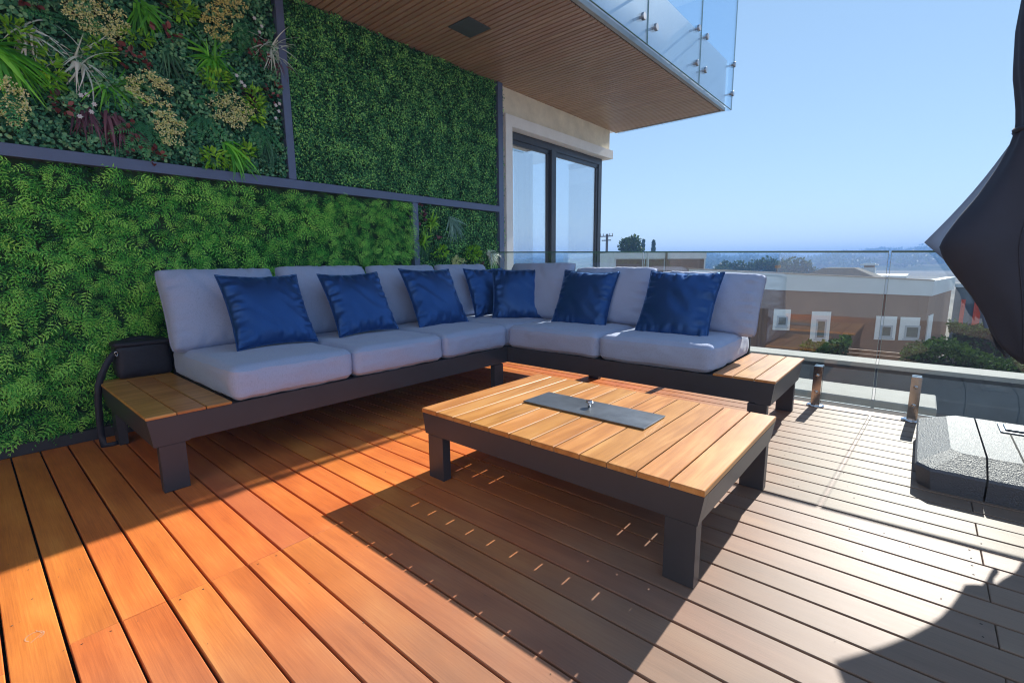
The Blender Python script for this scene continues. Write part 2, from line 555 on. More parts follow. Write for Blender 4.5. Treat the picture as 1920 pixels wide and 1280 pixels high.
def blade_proto(seg=5, w_=0.035, droop=0.5):
    P, Q = [], []
    for i in range(seg + 1):
        tt = i / seg
        ww = w_ * (1 - tt ** 1.6) + 0.002
        P += [(-ww, tt * (1 - 0.25 * droop * tt), -droop * tt * tt), (ww, tt * (1 - 0.25 * droop * tt), -droop * tt * tt)]
    for i in range(seg):
        Q.append((2 * i, 2 * i + 1, 2 * i + 3, 2 * i + 2))
    return np.array(P, float), np.array(Q)

def fbm(y, z, s, o=0.0):
    out = np.empty(len(y))
    for i in range(len(y)):
        out[i] = noise.fractal(Vector((y[i] * s, z[i] * s, o)), 1.0, 2.0, 3)
    return out

# ================================================================== SETTING
WX = -4.26                        # wall plane behind the foliage
DECK_Y0, PITCH, GAP = 0.08, 0.13, 0.0088
deck = empty('deck', (0, 0, 0), 'orange brown hardwood deck laid in long boards with dark gaps', None, None, 'structure')
def board_mesh(L):
    mb = MB(); mb.box(0, L, GAP / 2, PITCH - GAP / 2, -0.028, 0, 0.0022)
    return mb.mesh('deck_board')
segs = {}
REDS = {(5, 1), (1, 2), (-1, 2), (3, 0)}
for k in range(-26, 34):
    y = DECK_Y0 + k * PITCH
    xs = [WX + 0.03, -1.9, 0.285, 2.46, 4.4] if k % 2 == 0 else [WX + 0.03, -3.0, -0.82 if y < 0.4 else 0.9, 1.38 if y < .4 else 2.6, 4.4]
    if k % 2 == 1:
        xs = [WX + 0.03, -1.9 if k in (1, 3, 5) else -3.9, 1.45, 3.2, 4.4] if k in (1, 3, 5) else [WX + 0.03, 1.45 if k % 4 == 1 else -3.0, 2.46, 4.4]
        if k % 4 == 3 and k not in (3,):
            xs = [WX + 0.03, 1.2, 4.4]
    for i in range(len(xs) - 1):
        L = round(xs[i + 1] - xs[i] - 0.0025, 4)
        if L not in segs:
            segs[L] = board_mesh(L)
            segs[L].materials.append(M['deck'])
        o = link('deck_board', segs[L], None, deck, (xs[i], y + random.uniform(-0.0006, 0.0006), random.uniform(-0.0012, 0.0)))
        red = (k == 5 and i == 0)
        if red:
            me = segs[L].copy(); me.materials.clear(); me.materials.append(M['deck_red']); o.data = me
            if k == 5:
                o['label'] = 'redder deck board ending at the table shadow'
MB().box(WX, 4.4, -3.3, 4.5, -0.14, -0.05).build('deck_substructure', M['black'], deck)
MB().box(WX, 4.4, 4.504, 4.64, -0.16, -0.012).build('deck_edge', M['black'], deck)
MB().box(-4.3, 4.4, 4.3, 4.36, -4.2, -0.16).build('deck_supporting_wall', M['greywall'], deck)
# deck screws, tiny dark dots near the board ends
sc_ = MB()
for k in (0, 2, 4, 14, 17, 18):
    y = DECK_Y0 + k * PITCH
    for xx in ((-1.87,) if k < 9 else (0.25,)):
        for dy in (0.03, 0.10):
            a = [(xx + 0.0035 * math.cos(q * math.pi / 3) + random.uniform(-.002, .002), y + dy + 0.0035 * math.sin(q * math.pi / 3), 0.0006) for q in range(6)]
            sc_.add(a, [(0, 1, 2, 3, 4, 5)])
tag(sc_.build('screw_heads', M['black'], deck), kind='stuff')
# faint chalk mark
ch = MB()
def chalk(pts, w_=0.004):
    for (a, b) in zip(pts[:-1], pts[1:]):
        a, b = Vector(a), Vector(b)
        d = (b - a).normalized(); n = Vector((-d.y, d.x)) * w_
        ch.add([(a.x - n.x, a.y - n.y, .0009), (a.x + n.x, a.y + n.y, .0009), (b.x + n.x, b.y + n.y, .0009), (b.x - n.x, b.y - n.y, .0009)], [(0, 1, 2, 3)])
cx, cy = -2.03, 0.018
chalk([(cx + .022 * math.cos(q) - .0, cy + .022 * math.sin(q)) for q in np.linspace(0.4, 5.6, 12)], 0.0015)
chalk([(cx - .03, cy + .005), (cx + .0, cy + .018), (cx + .03, cy - .012)], 0.0012)
m_, t_, b_ = mat('chalk'); b_.inputs['Base Color'].default_value = (0.62, 0.42, 0.28, 1); b_.inputs['Roughness'].default_value = .9
b_.inputs['Alpha'].default_value = 0.55
ch.build('chalk_scribble', m_, deck)

# ---- terrain
def grid_mesh(name, x0, x1, y0, y1, nx, ny, fz, m, kind='structure'):
    X, Y = np.meshgrid(np.linspace(x0, x1, nx + 1), np.linspace(y0, y1, ny + 1))
    Z = fz(X, Y)
    V = np.stack([X.ravel(), Y.ravel(), Z.ravel()], 1)
    i = np.arange(nx)[None] + (np.arange(ny) * (nx + 1))[:, None]
    Q = np.stack([i, i + 1, i + nx + 2, i + nx + 1], 2).reshape(-1, 4)
    me = fast_mesh(name, V, Q)
    me.polygons.foreach_set('use_smooth', [True] * len(me.polygons))
    o = link(name, me, m)
    o['kind'] = kind
    return o
g = MB(); g.add([(-2500, -2500, -4.2), (2500, -2500, -4.2), (2500, 2500, -4.2), (-2500, 2500, -4.2)], [(0, 1, 2, 3)])
g.build('ground', M['ground'])['kind'] = 'structure'
def hz(X, Y):
    d = np.hypot(X, Y)
    a = np.arctan2(X, Y)
    up = np.clip((d - 330) / 500, 0, 1)
    ridge = 16.0 + 3.6 * np.sin(a * 9 + 1.0) + 2.6 * np.sin(a * 23 + 2) + 1.8 * np.sin(a * 51) + 1.5 * np.sin(a * 97 + 1)
    z = up ** 0.8 * ridge + 0.9 * np.sin(X * 0.045) * np.sin(Y * 0.05 + X * .01) * up
    return -5.2 + z * 1.0 * (d < 1400)
grid_mesh('hills', -1500, 1500, 250, 1300, 260, 90, hz, M['hill'])
# houses of the far town, one mass
hh = MB()
for i in range(1500):
    a = random.uniform(-0.95, 0.25); d = random.uniform(380, 840)
    x, y = d * math.sin(a), d * math.cos(a)
    if y < 255: continue
    z = float(hz(np.array([x]), np.array([y]))[0])
    s_ = random.uniform(1.2, 3.0); h_ = random.uniform(.6, 1.2)
    hh.box(x - s_, x + s_, y - 3, y + 3, z - 1, z + h_)
    hh.add([(x - s_ - .3, y - 3.3, z + h_), (x + s_ + .3, y - 3.3, z + h_), (x + s_ + .3, y + 3.3, z + h_), (x - s_ - .3, y + 3.3, z + h_), (x - s_ * .5, y, z + h_ + 1.2), (x + s_ * .5, y, z + h_ + 1.2)], [(0, 1, 5, 4), (2, 3, 4, 5), (1, 2, 5), (3, 0, 4)])
m, t, b = mat('far_houses')
gi = N(t, 'ShaderNodeTexCoord'); wn = N(t, 'ShaderNodeTexWhiteNoise'); 
sp_ = N(t, 'ShaderNodeVectorMath', operation='SNAP'); sp_.inputs[1].default_value = (9, 9, 50)
t.links.new(gi.outputs['Object'], sp_.inputs[0]); t.links.new(sp_.outputs[0], wn.inputs[0])
t.links.new(ramp(t, wn.outputs[0], [(0, (.20, .18, .17)), (.25, (.12, .10, .09)), (1, (.07, .06, .05))]), b.inputs['Base Color'])
b.inputs['Roughness'].default_value = 1.0; b.inputs['Specular IOR Level'].default_value = 0.0
tag(hh.build('hillside_town', m), 'hazy far-off town of small houses scattered over the blue hills', 'town', None, 'stuff')
# far tree mass on the hills
def blob_leaves(n, c, rad, size, tilt=1.0):
    """leaf clumps through an uneven ellipsoid crown"""
    u = rng.normal(size=(n, 3)); u /= np.linalg.norm(u, axis=1, keepdims=True)
    r = rng.uniform(0.45, 1.0, n) ** 0.6
    lump = 1 + 0.22 * np.sin(u[:, 0] * 5 + c[0]) * np.sin(u[:, 2] * 6 + c[1]) + 0.12 * np.sin(u[:, 1] * 11 + c[0] * 3)
    pos = np.array(c) + u * (r * lump)[:, None] * np.array(rad)
    d = rng.normal(size=(n, 3)) + u * 0.8
    nn = rng.normal(size=(n, 3)) + u + np.array([0, 0, 0.4])
    return scatter(LEAF_P, LEAF_Q, pos, frames(d, nn), rng.uniform(0.6, 1.3, n) * size, np.clip(0.5 + 0.25 * rng.normal(size=n) + 0.2 * u[:, 2], 0, 1))
fm = []
for i in range(620):
    a = random.uniform(-0.95, 0.25); d = random.uniform(350, 820)
    x, y = d * math.sin(a), d * math.cos(a)
    if y < 255: continue
    z = float(hz(np.array([x]), np.array([y]))[0])
    fm.append(blob_leaves(60, (x, y, z + 2), (random.uniform(4, 11), 4, random.uniform(2.0, 4.2)), 2.6))
V, Q, T = join_sc(fm)
tag(link('hillside_woods', fast_mesh('hillside_woods', V, Q, T), M['tree']), 'dark woods scattered over the hazy far hills', 'woods', None, 'stuff')

BXX = -2.3
# ================================================================== HOUSE with corner window
house = empty('house', (-4.3, 6.0, 0), 'beige stucco house corner with a white trimmed corner window beyond the deck', 'house')
mb = MB()
mb.box(-4.66, -4.24, 4.735, 7.50, 3.0, 3.365)           # header
mb.build('wall', M['stucco'], house)
mb = MB(); mb.box(-4.66, -4.24, 4.735, 4.80, -4.2, 3.0); mb.build('wall', M['stucco'], house)
mb = MB(); mb.box(WX - 0.25, WX, -3.5, 4.70, -4.2, 3.365); mb.build('wall', M['stucco'], house)
mb = MB(); mb.box(-4.66, -4.24, 4.80, 7.5, -4.2, -0.1); mb.build('wall', M['stucco'], house)
mb = MB()
mb.prism([(4.775, -0.05), (4.905, -0.05), (4.905, 2.90), (7.53, 2.90), (7.53, 3.035), (4.775, 3.035)], None, 'x', -4.37, -4.185)
mb.build('window_trim', M['white_trim'], house)
mb = MB(); mb.box(-4.9, -4.37, 7.41, 7.53, 2.90, 3.035); mb.build('window_trim', M['white_trim'], house)
win = MB()
XF = -4.35
win.box(XF - .05, XF + .03, 4.91, 7.40, 2.80, 2.895)
win.box(XF - .05, XF + .03, 4.91, 7.40, 0.0, 0.08)
win.box(XF - .05, XF + .03, 7.30, 7.40, 0.08, 2.80)
wf = win.build('window_frame', M['win_frame'], house)
MB().box(XF - .04, XF + .055, 5.92, 6.03, 0.08, 2.80).build('mullion', M['win_frame'], wf)
for (a, b_) in ((4.91, 5.92), (6.03, 7.30)):
    q = MB()
    q.box(XF - .03, XF + .015, a + (0 if a < 5 else .0), a + .035, .08, 2.76); q.box(XF - .03, XF + .015, b_ - .05, b_, .08, 2.76); q.box(XF - .03, XF + .015, a, b_, 2.74, 2.80)
    q.build('sash', M['win_frame'], wf)
    MB().box(XF - .012, XF - .004, a + .03, b_ - .04, .08, 2.75).build('pane', M['glass_win'], wf)
MB().box(-4.95, -4.41, 7.345, 7.357, .08, 2.80).build('side_pane', M['glass_win'], wf)
MB().box(-4.95, -4.41, 7.33, 7.37, 2.80, 2.895).build('side_head', M['win_frame'], wf)
# room behind the window
rm = MB()
rm.box(-7.2, -4.5, 4.80, 4.86, 0, 3.0); rm.box(-7.2, -7.1, 4.86, 7.3, 0, 3.0); rm.box(-7.2, -4.37, 4.86, 7.35, -.08, 0.0); rm.box(-7.2, -4.67, 4.86, 7.35, 3.0, 3.08)
rm.build('room', M['white'], house)
cu = MB()
cpts = [(-4.62 + 0.03 * math.sin(i * 1.3), 5.45 + i * 0.025) for i in range(17)]
cu.prism(cpts + [(p[0] - 0.012, p[1]) for p in cpts[::-1]], None, 'z', 0.02, 2.78)
cu.build('reflection_strip', M['white'], house)  # white strip added inside, standing in for column reflections on the pane

M['rearwall'] = plain('rear_stucco', (0.30, 0.31, 0.34), 0.9, 0.08, 3, 0, 0.3)
bh = empty('rear_fill_wall', (0, -3.3, 0), 'unseen dark grey stucco house wall added behind the deck to bounce light', 'wall')  # out-of-view wall, added to bounce fill light into the shade
MB().box(-4.26, 6.0, -3.6, -3.3, -4.2, 3.365).box(BXX, 6.0, -3.6, -3.3, 3.365, 6.2).build('wall', M['rearwall'], bh)

# ================================================================== BALCONY above
ZC = 3.367
BX = -2.46
bal = empty('balcony', (-3.3, 2, ZC), 'overhanging balcony with brown slatted soffit and frameless glass balustrade', 'balcony')
MB().box(WX - .4, BX - .045, -3.4, 7.70, ZC + .012, 4.06).build('slab', M['slab_face'], bal)
MB().box(BX - .045, BX, -3.4, 7.75, ZC, ZC + .055, .004).build('soffit_edge', M['fascia'], bal)
MB().box(BX - .045, BX - .012, -3.4, 7.735, ZC + .056, 4.06).build('fascia', M['slab_face'], bal)
MB().box(WX + .0, BX - .045, 7.70, 7.745, ZC, 4.06, .003).build('soffit_edge', M['fascia'], bal)
SP = 0.062
sl = MB(); sl.prism([(0, ZC - 0.004), (SP - 0.020, ZC - 0.004), (SP - 0.018, ZC + 0.008), (-0.004, ZC + 0.008)], None, 'x', WX + 0.02, BX - 0.055)
slm = sl.mesh('soffit_slat'); slm.materials.append(M['soffit'])
ns = int((7.68 + 0.9) / SP)
SPK = (-3.61, -3.33, 3.31, 3.60)
for i in range(ns):
    link('soffit_slat', slm, None, bal, (0, -0.9 + i * SP + .01, 0))
MB().box(WX, BX - .055, -3.4, -0.9, ZC - .002, ZC + .011).build('soffit_board', M['soffit'], bal)
MB().box(WX, BX - .05, -0.9, 7.70, ZC + .008, ZC + .0115).build('soffit_backing', M['black'], bal)
spk = MB().box(SPK[0], SPK[1], SPK[2], SPK[3], ZC - .014, ZC - .0045, .003).build('ceiling_speaker', M['speaker'], bal)
spk['label'] = 'flush square dark grey speaker grille in the soffit'
GX = -2.376
ys = [-3.2, -1.1, 0.6, 1.95, 3.43, 4.922, 6.408, 7.755]
for a, b_ in zip(ys[:-1], ys[1:]):
    p = MB().box(GX - .006, GX + .006, a + .006, b_ - .006, ZC + .0, 5.05).build('glass_panel', M['glass_balc'], bal)
    e = MB()
    e.box(GX - .0065, GX + .0065, a + .003, a + .006, ZC, 5.05); e.box(GX - .0065, GX + .0065, b_ - .006, b_ - .003, ZC, 5.05)
    e.box(GX - .0065, GX + .0065, a + .003, b_ - .003, ZC - .004, ZC); e.box(GX - .0065, GX + .0065, a + .003, b_ - .003, 5.05, 5.054)
    e.build('panel_edge', M['glass_edge'], p)
    if b_ < 3: continue
    for yy in (a + .165, b_ - (.13 if b_ < 7.7 else .04)):
        for zz in (3.576, 3.968):
            MB().tube([(BX - .012, yy, zz), (GX - .0065, yy, zz)], .014, 12).tube([(GX + .0065, yy, zz), (GX + .028, yy, zz), (GX + .033, yy, zz)], [.037, .037, .032], 20).build('standoff', M['satin'], p)
# end pane across the far side
MB().box(GX - 1.9, GX - .01, 7.78, 7.792, ZC, 5.05).build('glass_panel', M['glass_balc'], bal)

# ================================================================== GREEN WALL
M['backing'] = plain('mesh_backing', (0.03, 0.07, 0.035), 0.9, 0.3, 20, 0, 0.3)
gw = empty('green_wall', (WX, 2.0, 0), 'tall living wall of mixed artificial greenery in a blue grey metal frame', 'green wall')
FX0, FX1 = -4.235, -4.165
def bar(y0, y1, z0, z1, x1=FX1):
    MB().box(FX0, x1, y0, y1, z0, z1, .002).build('frame_bar', M['frame_bar'], gw)
bar(-1.4, 4.612, 1.812, 1.886)
bar(1.955, 2.018, 1.888, 3.36)
bar(3.245, 3.315, 0.085, 1.810)
bar(4.614, 4.70, 0.0, 3.36)
MB().box(FX0, -4.17, -1.4, 4.612, 0.0, 0.075, .003).build('base_rail', M['charcoal'], gw)
MB().box(WX + .001, WX + .02, -1.4, 4.612, .076, 3.36).build('backing', M['backing'], gw)

def wall_foliage(name, y0, y1, z0, z1, dens, kind, m, parent=gw):
    n = int((y1 - y0) * (z1 - z0) * dens)
    y = rng.uniform(y0, y1, n); z = rng.uniform(z0, z1, n)
    f1 = fbm(y, z, 7.0, 3.1); f2 = fbm(y, z, 2.2, 9.7)
    if kind == 'fern':
        P, Q = FERN
        f3 = fbm(y, z, 22.0, 5.5)
        prot = 0.004 + 0.070 * np.clip(0.5 + 0.7 * f1 + .9 * f3, 0, 1) + rng.uniform(0, 0.012, n)
        flow = 2.0 * f2 + rng.normal(size=n) * 0.75          # hanging / sideways sweep
        d = np.stack([rng.uniform(0.05, 0.5, n), np.sin(flow - .6), -np.cos(flow - .6) * 0.9 + 0.25], 1)
        nn = np.stack([np.ones(n) * 1.5, rng.normal(size=n) * .5, rng.normal(size=n) * .4 + .4], 1)
        sc = 0.050 + 0.075 * rng.uniform(0, 1, n) ** 1.8
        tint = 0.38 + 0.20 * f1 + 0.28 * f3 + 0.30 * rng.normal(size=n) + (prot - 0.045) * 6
        pos = np.stack([WX + 0.02 + prot, y, z], 1)
        return scatter(P, Q, pos, frames(d, nn), sc, tint, P[:, 1] * 0.35 - 0.18 + FERN_T)
    if kind == 'box':
        prot = 0.02 + 0.035 * np.clip(0.5 + f1, 0, 1) + rng.uniform(0, 0.022, n)
        d = np.stack([rng.uniform(0.0, .7, n), rng.normal(size=n), rng.normal(size=n)], 1)
        nn = np.stack([np.ones(n) * 1.4, rng.normal(size=n) * .55, rng.normal(size=n) * .55 + .25], 1)
        sc = rng.uniform(0.013, 0.023, n)
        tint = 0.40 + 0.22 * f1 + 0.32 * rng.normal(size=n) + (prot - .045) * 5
    if kind == 'round':
        prot = 0.02 + 0.04 * np.clip(0.5 + f1, 0, 1) + rng.uniform(0, 0.022, n)
        d = np.stack([rng.uniform(0.0, .8, n), rng.normal(size=n), rng.normal(size=n) + .2], 1)
        nn = np.stack([np.ones(n) * 0.9, rng.normal(size=n) * .5, rng.normal(size=n) * .5 + .35], 1)
        sc = rng.uniform(0.018, 0.034, n)
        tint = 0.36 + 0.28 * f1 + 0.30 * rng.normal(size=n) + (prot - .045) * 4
    pos = np.stack([WX + 0.015 + prot, y, z], 1)
    P = LEAF_P.copy(); P[:, 0] *= 1.15 if kind == 'round' else .95
    return scatter(P, LEAF_Q, pos, frames(d, nn), sc, tint)
FERN = frond_proto(5, 0.27, 0.35)
FERN_T = np.repeat(rng.uniform(-.22, .22, len(FERN[0]) // 4 + 1), 4)[:len(FERN[0])]
def put(name, parts, m, label=None, parent=gw, kind='stuff'):
    V, Q, T = join_sc(parts)
    o = link(name, fast_mesh(name, V, Q, T), m, parent)
    if label: o['label'] = label
    if kind: o['kind'] = kind
    return o
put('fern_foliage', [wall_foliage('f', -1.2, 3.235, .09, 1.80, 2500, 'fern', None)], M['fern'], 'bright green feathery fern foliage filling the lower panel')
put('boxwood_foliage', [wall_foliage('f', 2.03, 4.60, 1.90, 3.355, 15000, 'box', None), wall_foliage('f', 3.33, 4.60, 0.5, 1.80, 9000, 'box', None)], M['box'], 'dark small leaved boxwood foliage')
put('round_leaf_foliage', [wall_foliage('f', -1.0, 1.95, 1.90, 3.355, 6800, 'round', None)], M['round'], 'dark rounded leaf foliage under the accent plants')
# straggly leaves on the outer edge by the stucco
put('edge_foliage', [wall_foliage('f', 4.71, 4.735, 1.0, 3.3, 4200, 'box', None)], M['box'])

BX0 = WX + 0.085
def grass_tuft(y, z, size, n, m, label, ang0=-90, spread=180, wid=.03, droop=.55, name='grass_tuft'):
    P, Q = blade_proto(5, wid * 1.35, droop)
    n = int(n * 1.5)
    a = np.radians(ang0 + rng.normal(size=n) * spread / 2.6)
    d = np.stack([rng.uniform(0.25, 0.9, n), np.cos(a), np.sin(a)], 1)
    nn = np.stack([np.ones(n) * .8, rng.normal(size=n) * .3, rng.normal(size=n) * .3 + .6], 1)
    pos = np.array([BX0 - .02, y, z]) + rng.normal(size=(n, 3)) * np.array([.01, .02, .02])
    return put(name, [scatter(P, Q, pos, frames(d, nn), size * rng.uniform(.55, 1.1, n), np.clip(.5 + .25 * rng.normal(size=n), 0, 1))], m, label, gw, None)
def clump(y, z, ry, rz, n, size, m, label, name, proto='leaf'):
    a = rng.uniform(0, 2 * math.pi, n); r = np.sqrt(rng.uniform(0, 1, n))
    px, pz = r * np.cos(a) * ry, r * np.sin(a) * rz
    dep = 0.05 * np.sqrt(np.clip(1 - r * r, 0, 1)) + rng.uniform(0, .02, n)
    pos = np.stack([BX0 - .02 + dep, y + px, z + pz], 1)
    d = np.stack([rng.uniform(.2, 1, n), px / ry + rng.normal(size=n) * .6, pz / rz + rng.normal(size=n) * .6], 1)
    nn = np.stack([np.ones(n), rng.normal(size=n) * .5, rng.normal(size=n) * .4 + .5], 1)
    P = LEAF_P.copy()
    if proto == 'thin': P[:, 0] *= .55
    if proto == 'bit': P[:, 0] *= 1.3
    return put(name, [scatter(P, LEAF_Q, pos, frames(d, nn), size * rng.uniform(.6, 1.25, n), np.clip(.5 + .28 * rng.normal(size=n), 0, 1))], m, label, gw, None)
def spray(y, z, ry, rz, m, label, n=70):
    """sprays of tiny flowers on fine stalks"""
    parts = []
    k = n
    a = rng.uniform(0, 2 * math.pi, k); r = np.sqrt(rng.uniform(0, 1, k))
    c = np.stack([BX0 + .01 + rng.uniform(0, .04, k), y + r * np.cos(a) * ry, z + r * np.sin(a) * rz], 1)
    for j in range(k):
        q = 15
        u = rng.normal(size=(q, 3))
        dv = rng.normal(size=3) * np.array([.3, .5, .5]) + np.array([.5, math.cos(a[j]) * .6, math.sin(a[j]) * .6]); dv /= np.linalg.norm(dv)
        tpos = c[j] + np.outer(rng.uniform(-.022, .022, q), dv) + u * .0055
        P = LEAF_P * 1.0; P[:, 0] *= 1.2
        parts.append(scatter(P, LEAF_Q, tpos, frames(u + dv, u[::-1] + np.array([1, 0, .2])), rng.uniform(.009, .015, q), np.clip(.55 + .25 * rng.normal(size=q), 0, 1)))
    return put('flower_spray', parts, m, label, gw, None)
def big_fern(y, z, L, angs, label, name='fern_plant'):
    P, Q = frond_proto(16, .17, .30)
    n = len(angs); a = np.radians(np.array(angs, float))
    d = np.stack([np.full(n, .45), np.cos(a), np.sin(a)], 1)
    nn = np.stack([np.ones(n), np.zeros(n), np.full(n, .35)], 1)
    pos = np.tile([BX0 - .01, y, z], (n, 1)) + rng.normal(size=(n, 3)) * .008
    P2 = P.copy(); P2[:, 0] *= 1.0
    return put(name, [scatter(P2, Q, pos, frames(d, nn), L * rng.uniform(.85, 1.1, n), np.full(n, .45), P[:, 1] * .55 - .15)], M['fernbig'], label, gw, None)
for (y, z, ry, rz, mm, lb) in [
    (.80, 2.73, .16, .12, 'cream', 'cream flower spray at the top left of the mixed panel'),
    (.31, 2.11, .10, .13, 'cream', 'cream flower spray at the far left edge'),
    (1.04, 2.36, .13, .10, 'cream', 'cream flower spray in the middle of the panel'),
    (1.13, 2.13, .10, .13, 'cream', 'narrow cream flower spray hanging low in the panel'),
    (1.54, 2.34, .16, .12, 'cream', 'broad cream flower spray near the upright bar'),
    (1.50, 2.93, .10, .10, 'gold', 'golden flower spray at the top of the panel'),
    (1.60, 3.10, .10, .08, 'gold', 'small golden flower spray beside the upright bar'),
    (3.86, 1.20, .10, .06, 'cream', 'cream flowers just above the sofa back')]:
    spray(y, z, ry, rz, M[mm], lb, int(3400 * ry * rz) + 12)
grass_tuft(1.05, 2.90, .24, 34, M['grassy'], 'green grass tuft drooping from the top of the panel', -80, 90)
grass_tuft(1.46, 2.70, .23, 46, M['grassy'], 'bright green star shaped grass tuft', -60, 300)
grass_tuft(.83, 2.34, .22, 26, M['grassy'], 'green grass tuft beside the pale star tuft', -30, 300)
grass_tuft(.30, 2.42, .34, 46, M['grassy'], 'large green grass tuft spilling in from the left edge', -40, 110)
grass_tuft(1.50, 2.09, .30, 44, M['grassy'], 'green grass tuft drooping over the horizontal bar', -55, 50)
grass_tuft(.46, 2.56, .24, 20, M['palegrass'], 'pale grey grass tuft hanging on the left', -65, 90, .022)
grass_tuft(.70, 2.46, .24, 28, M['palegrass'], 'pale grey star shaped grass tuft', -100, 320, .020)
grass_tuft(1.90, 2.90, .23, 34, M['palegrass'], 'cream grass tuft reaching over the upright bar', -55, 200, .018)
grass_tuft(.67, 2.17, .20, 26, M['burg'], 'left burgundy tuft hanging above the horizontal bar', -90, 40, .03)
grass_tuft(.80, 2.15, .24, 26, M['burg'], 'right burgundy tuft hanging above the horizontal bar', -70, 50, .03)
grass_tuft(1.96, 2.80, .15, 18, M['burg'], 'small burgundy tuft under the cream tuft at the upright bar', -90, 90, .04)
grass_tuft(1.66, 2.50, .17, 14, M['burg'], 'burgundy blades beside the broad flower spray', -30, 60, .04)
grass_tuft(1.17, 2.66, .22, 30, M['darkgrass'], 'dark green hanging tuft in the middle of the panel', -75, 60, .02)
grass_tuft(1.78, 2.16, .22, 30, M['darkgrass'], 'dark green hanging tuft at the lower right corner', -75, 60, .02)
for (y, z, ry, rz, lb) in [(.80, 2.53, .07, .06, 'lime leaf cluster behind the pale star tuft'), (.54, 2.34, .05, .13, 'tall lime leaf cluster under the pale hanging tuft'),
    (1.46, 2.54, .09, .06, 'lime leaf cluster below the green star tuft'), (1.73, 2.42, .07, .13, 'lime leaf cluster left of the upright bar'), (1.00, 2.68, .08, .04, 'lime leaves left of the dark tuft'),
    (1.39, 1.97, .09, .06, 'lime leaf cluster just above the horizontal bar'), (1.62, 2.06, .06, .05, 'lime leaves behind the drooping tuft'), (1.29, 2.95, .08, .07, 'yellow green leaves at the panel top'), (.40, 2.52, .08, .05, 'lime leaves at the left edge'),
    (4.12, 1.30, .12, .08, 'lime leaves in the small panel above the sofa corner'), (3.60, 1.30, .10, .06, 'green leaves in the small panel')]:
    clump(y, z, ry, rz, int(12500 * ry * rz) + 20, .048, M['lime'], lb, 'leafy_clump', 'thin')
for (y, z, ry, rz, lb) in [(.44, 2.72, .10, .06, 'dark red leaves at the top left corner'), (.95, 2.54, .11, .07, 'dark red leaves in the middle of the panel'), (.56, 2.16, .04, .08, 'few dark red leaves low on the left'),
    (.90, 2.07, .06, .05, 'dark red leaves beside the burgundy tufts'), (.98, 1.93, .12, .04, 'dark red leaves along the horizontal bar'), (1.80, 2.84, .07, .10, 'dark red leaves left of the cream tuft'), (1.88, 2.56, .05, .07, 'dark red leaves beside the upright bar'),
    (1.18, 2.76, .09, .04, 'dark red leaves under the top grass tuft'), (1.22, 2.98, .06, .05, 'dark red leaves at the panel top'), (3.35, 1.70, .05, .09, 'purple leaves at the top of the small panel'), (3.56, 1.46, .04, .04, 'purple leaves in the small panel'), (4.28, 1.22, .04, .06, 'purple leaves behind the cream tuft')]:
    clump(y, z, ry, rz, int(2600 * ry * rz) + 6, .042, M['red'] if z > 1.85 else M['burg'], lb, 'red_leaf_cluster')
big_fern(.27, 2.22, .30, [-95, -75, -60, -110], 'bright fern at the far left edge over the bar')
big_fern(.98, 2.13, .24, [-60, -95, -130, -25, 200], 'fern with broad fronds above the horizontal bar')
big_fern(1.35, 2.26, .22, [-70, -105, -140, -40], 'fern below the middle lime cluster')
big_fern(1.76, 2.28, .22, [-70, -100, -125, -50], 'fern below the right lime cluster')
big_fern(.66, 2.66, .20, [-10, 10, 180], 'fern under the top left flower spray')
big_fern(1.72, 2.98, .24, [-110, -80, -60, -140], 'fern at the top right of the mixed panel')
def star_leaves(y, z, L, n, m, label, wid=.16):
    P, Q = blade_proto(5, wid, .35)
    P[:, 0] *= np.sin(np.pi * np.clip(P[:, 1] / P[:, 1].max() * .85 + .15, 0, 1)) ** .7
    a = np.linspace(0, 2 * math.pi, n, endpoint=False) + rng.normal(size=n) * .25
    d = np.stack([rng.uniform(.1, 1.1, n), np.cos(a), np.sin(a)], 1)
    nn = np.stack([np.ones(n), np.zeros(n), np.full(n, .3)], 1)
    pos = np.tile([BX0, y, z], (n, 1)) + rng.normal(size=(n, 3)) * .022
    return put('leaf_rosette', [scatter(P, Q, pos, frames(d, nn), L * rng.uniform(.45, 1.1, n), np.clip(.35 + .3 * rng.normal(size=n), 0, 1), P[:, 1] * .35 - .1)], m, label, gw, None)
star_leaves(1.40, 2.40, .13, 9, M['fernbig'], 'dark broad leaf rosette below the lime cluster', .2)
star_leaves(3.50, 1.62, .15, 34, M['lime'], 'upper yellow green leaf rosette in the small panel', .10)
star_leaves(3.38, 1.42, .15, 30, M['lime'], 'lower yellow green leaf rosette in the small panel', .10)
grass_tuft(3.80, 1.66, .27, 70, M['bluegrass'], 'blue grey grass tuft in the small panel', -50, 80, .016)
grass_tuft(3.37, 1.34, .18, 40, M['darkgrass'], 'dark tuft at the lower left of the small panel', -80, 160, .02)
grass_tuft(4.42, 1.30, .22, 40, M['palegrass'], 'cream grass tuft spilling past the end of the small panel', -25, 70, .016)
fl = []
for (y, z) in [(.66, 2.23), (.72, 2.19), (.69, 2.24), (.70, 2.14), (.64, 2.10), (1.60, 2.60), (1.63, 2.56), (1.65, 2.54), (1.77, 3.06), (1.82, 3.02), (1.80, 2.97), (1.88, 2.45), (1.90, 2.41), (1.87, 2.35), (1.91, 2.47)]:
    k = 6; a = np.arange(k) * math.pi / 3
    d = np.stack([np.full(k, .2), np.cos(a), np.sin(a)], 1)
    fl.append(scatter(LEAF_P, LEAF_Q, np.tile([BX0 + .035, y, z], (k, 1)), frames(d, np.tile([1., 0, .1], (k, 1))), np.full(k, .016), np.full(k, .7)))
put('white_blossoms', fl, M['whiteflower'], 'tiny white star blossoms')

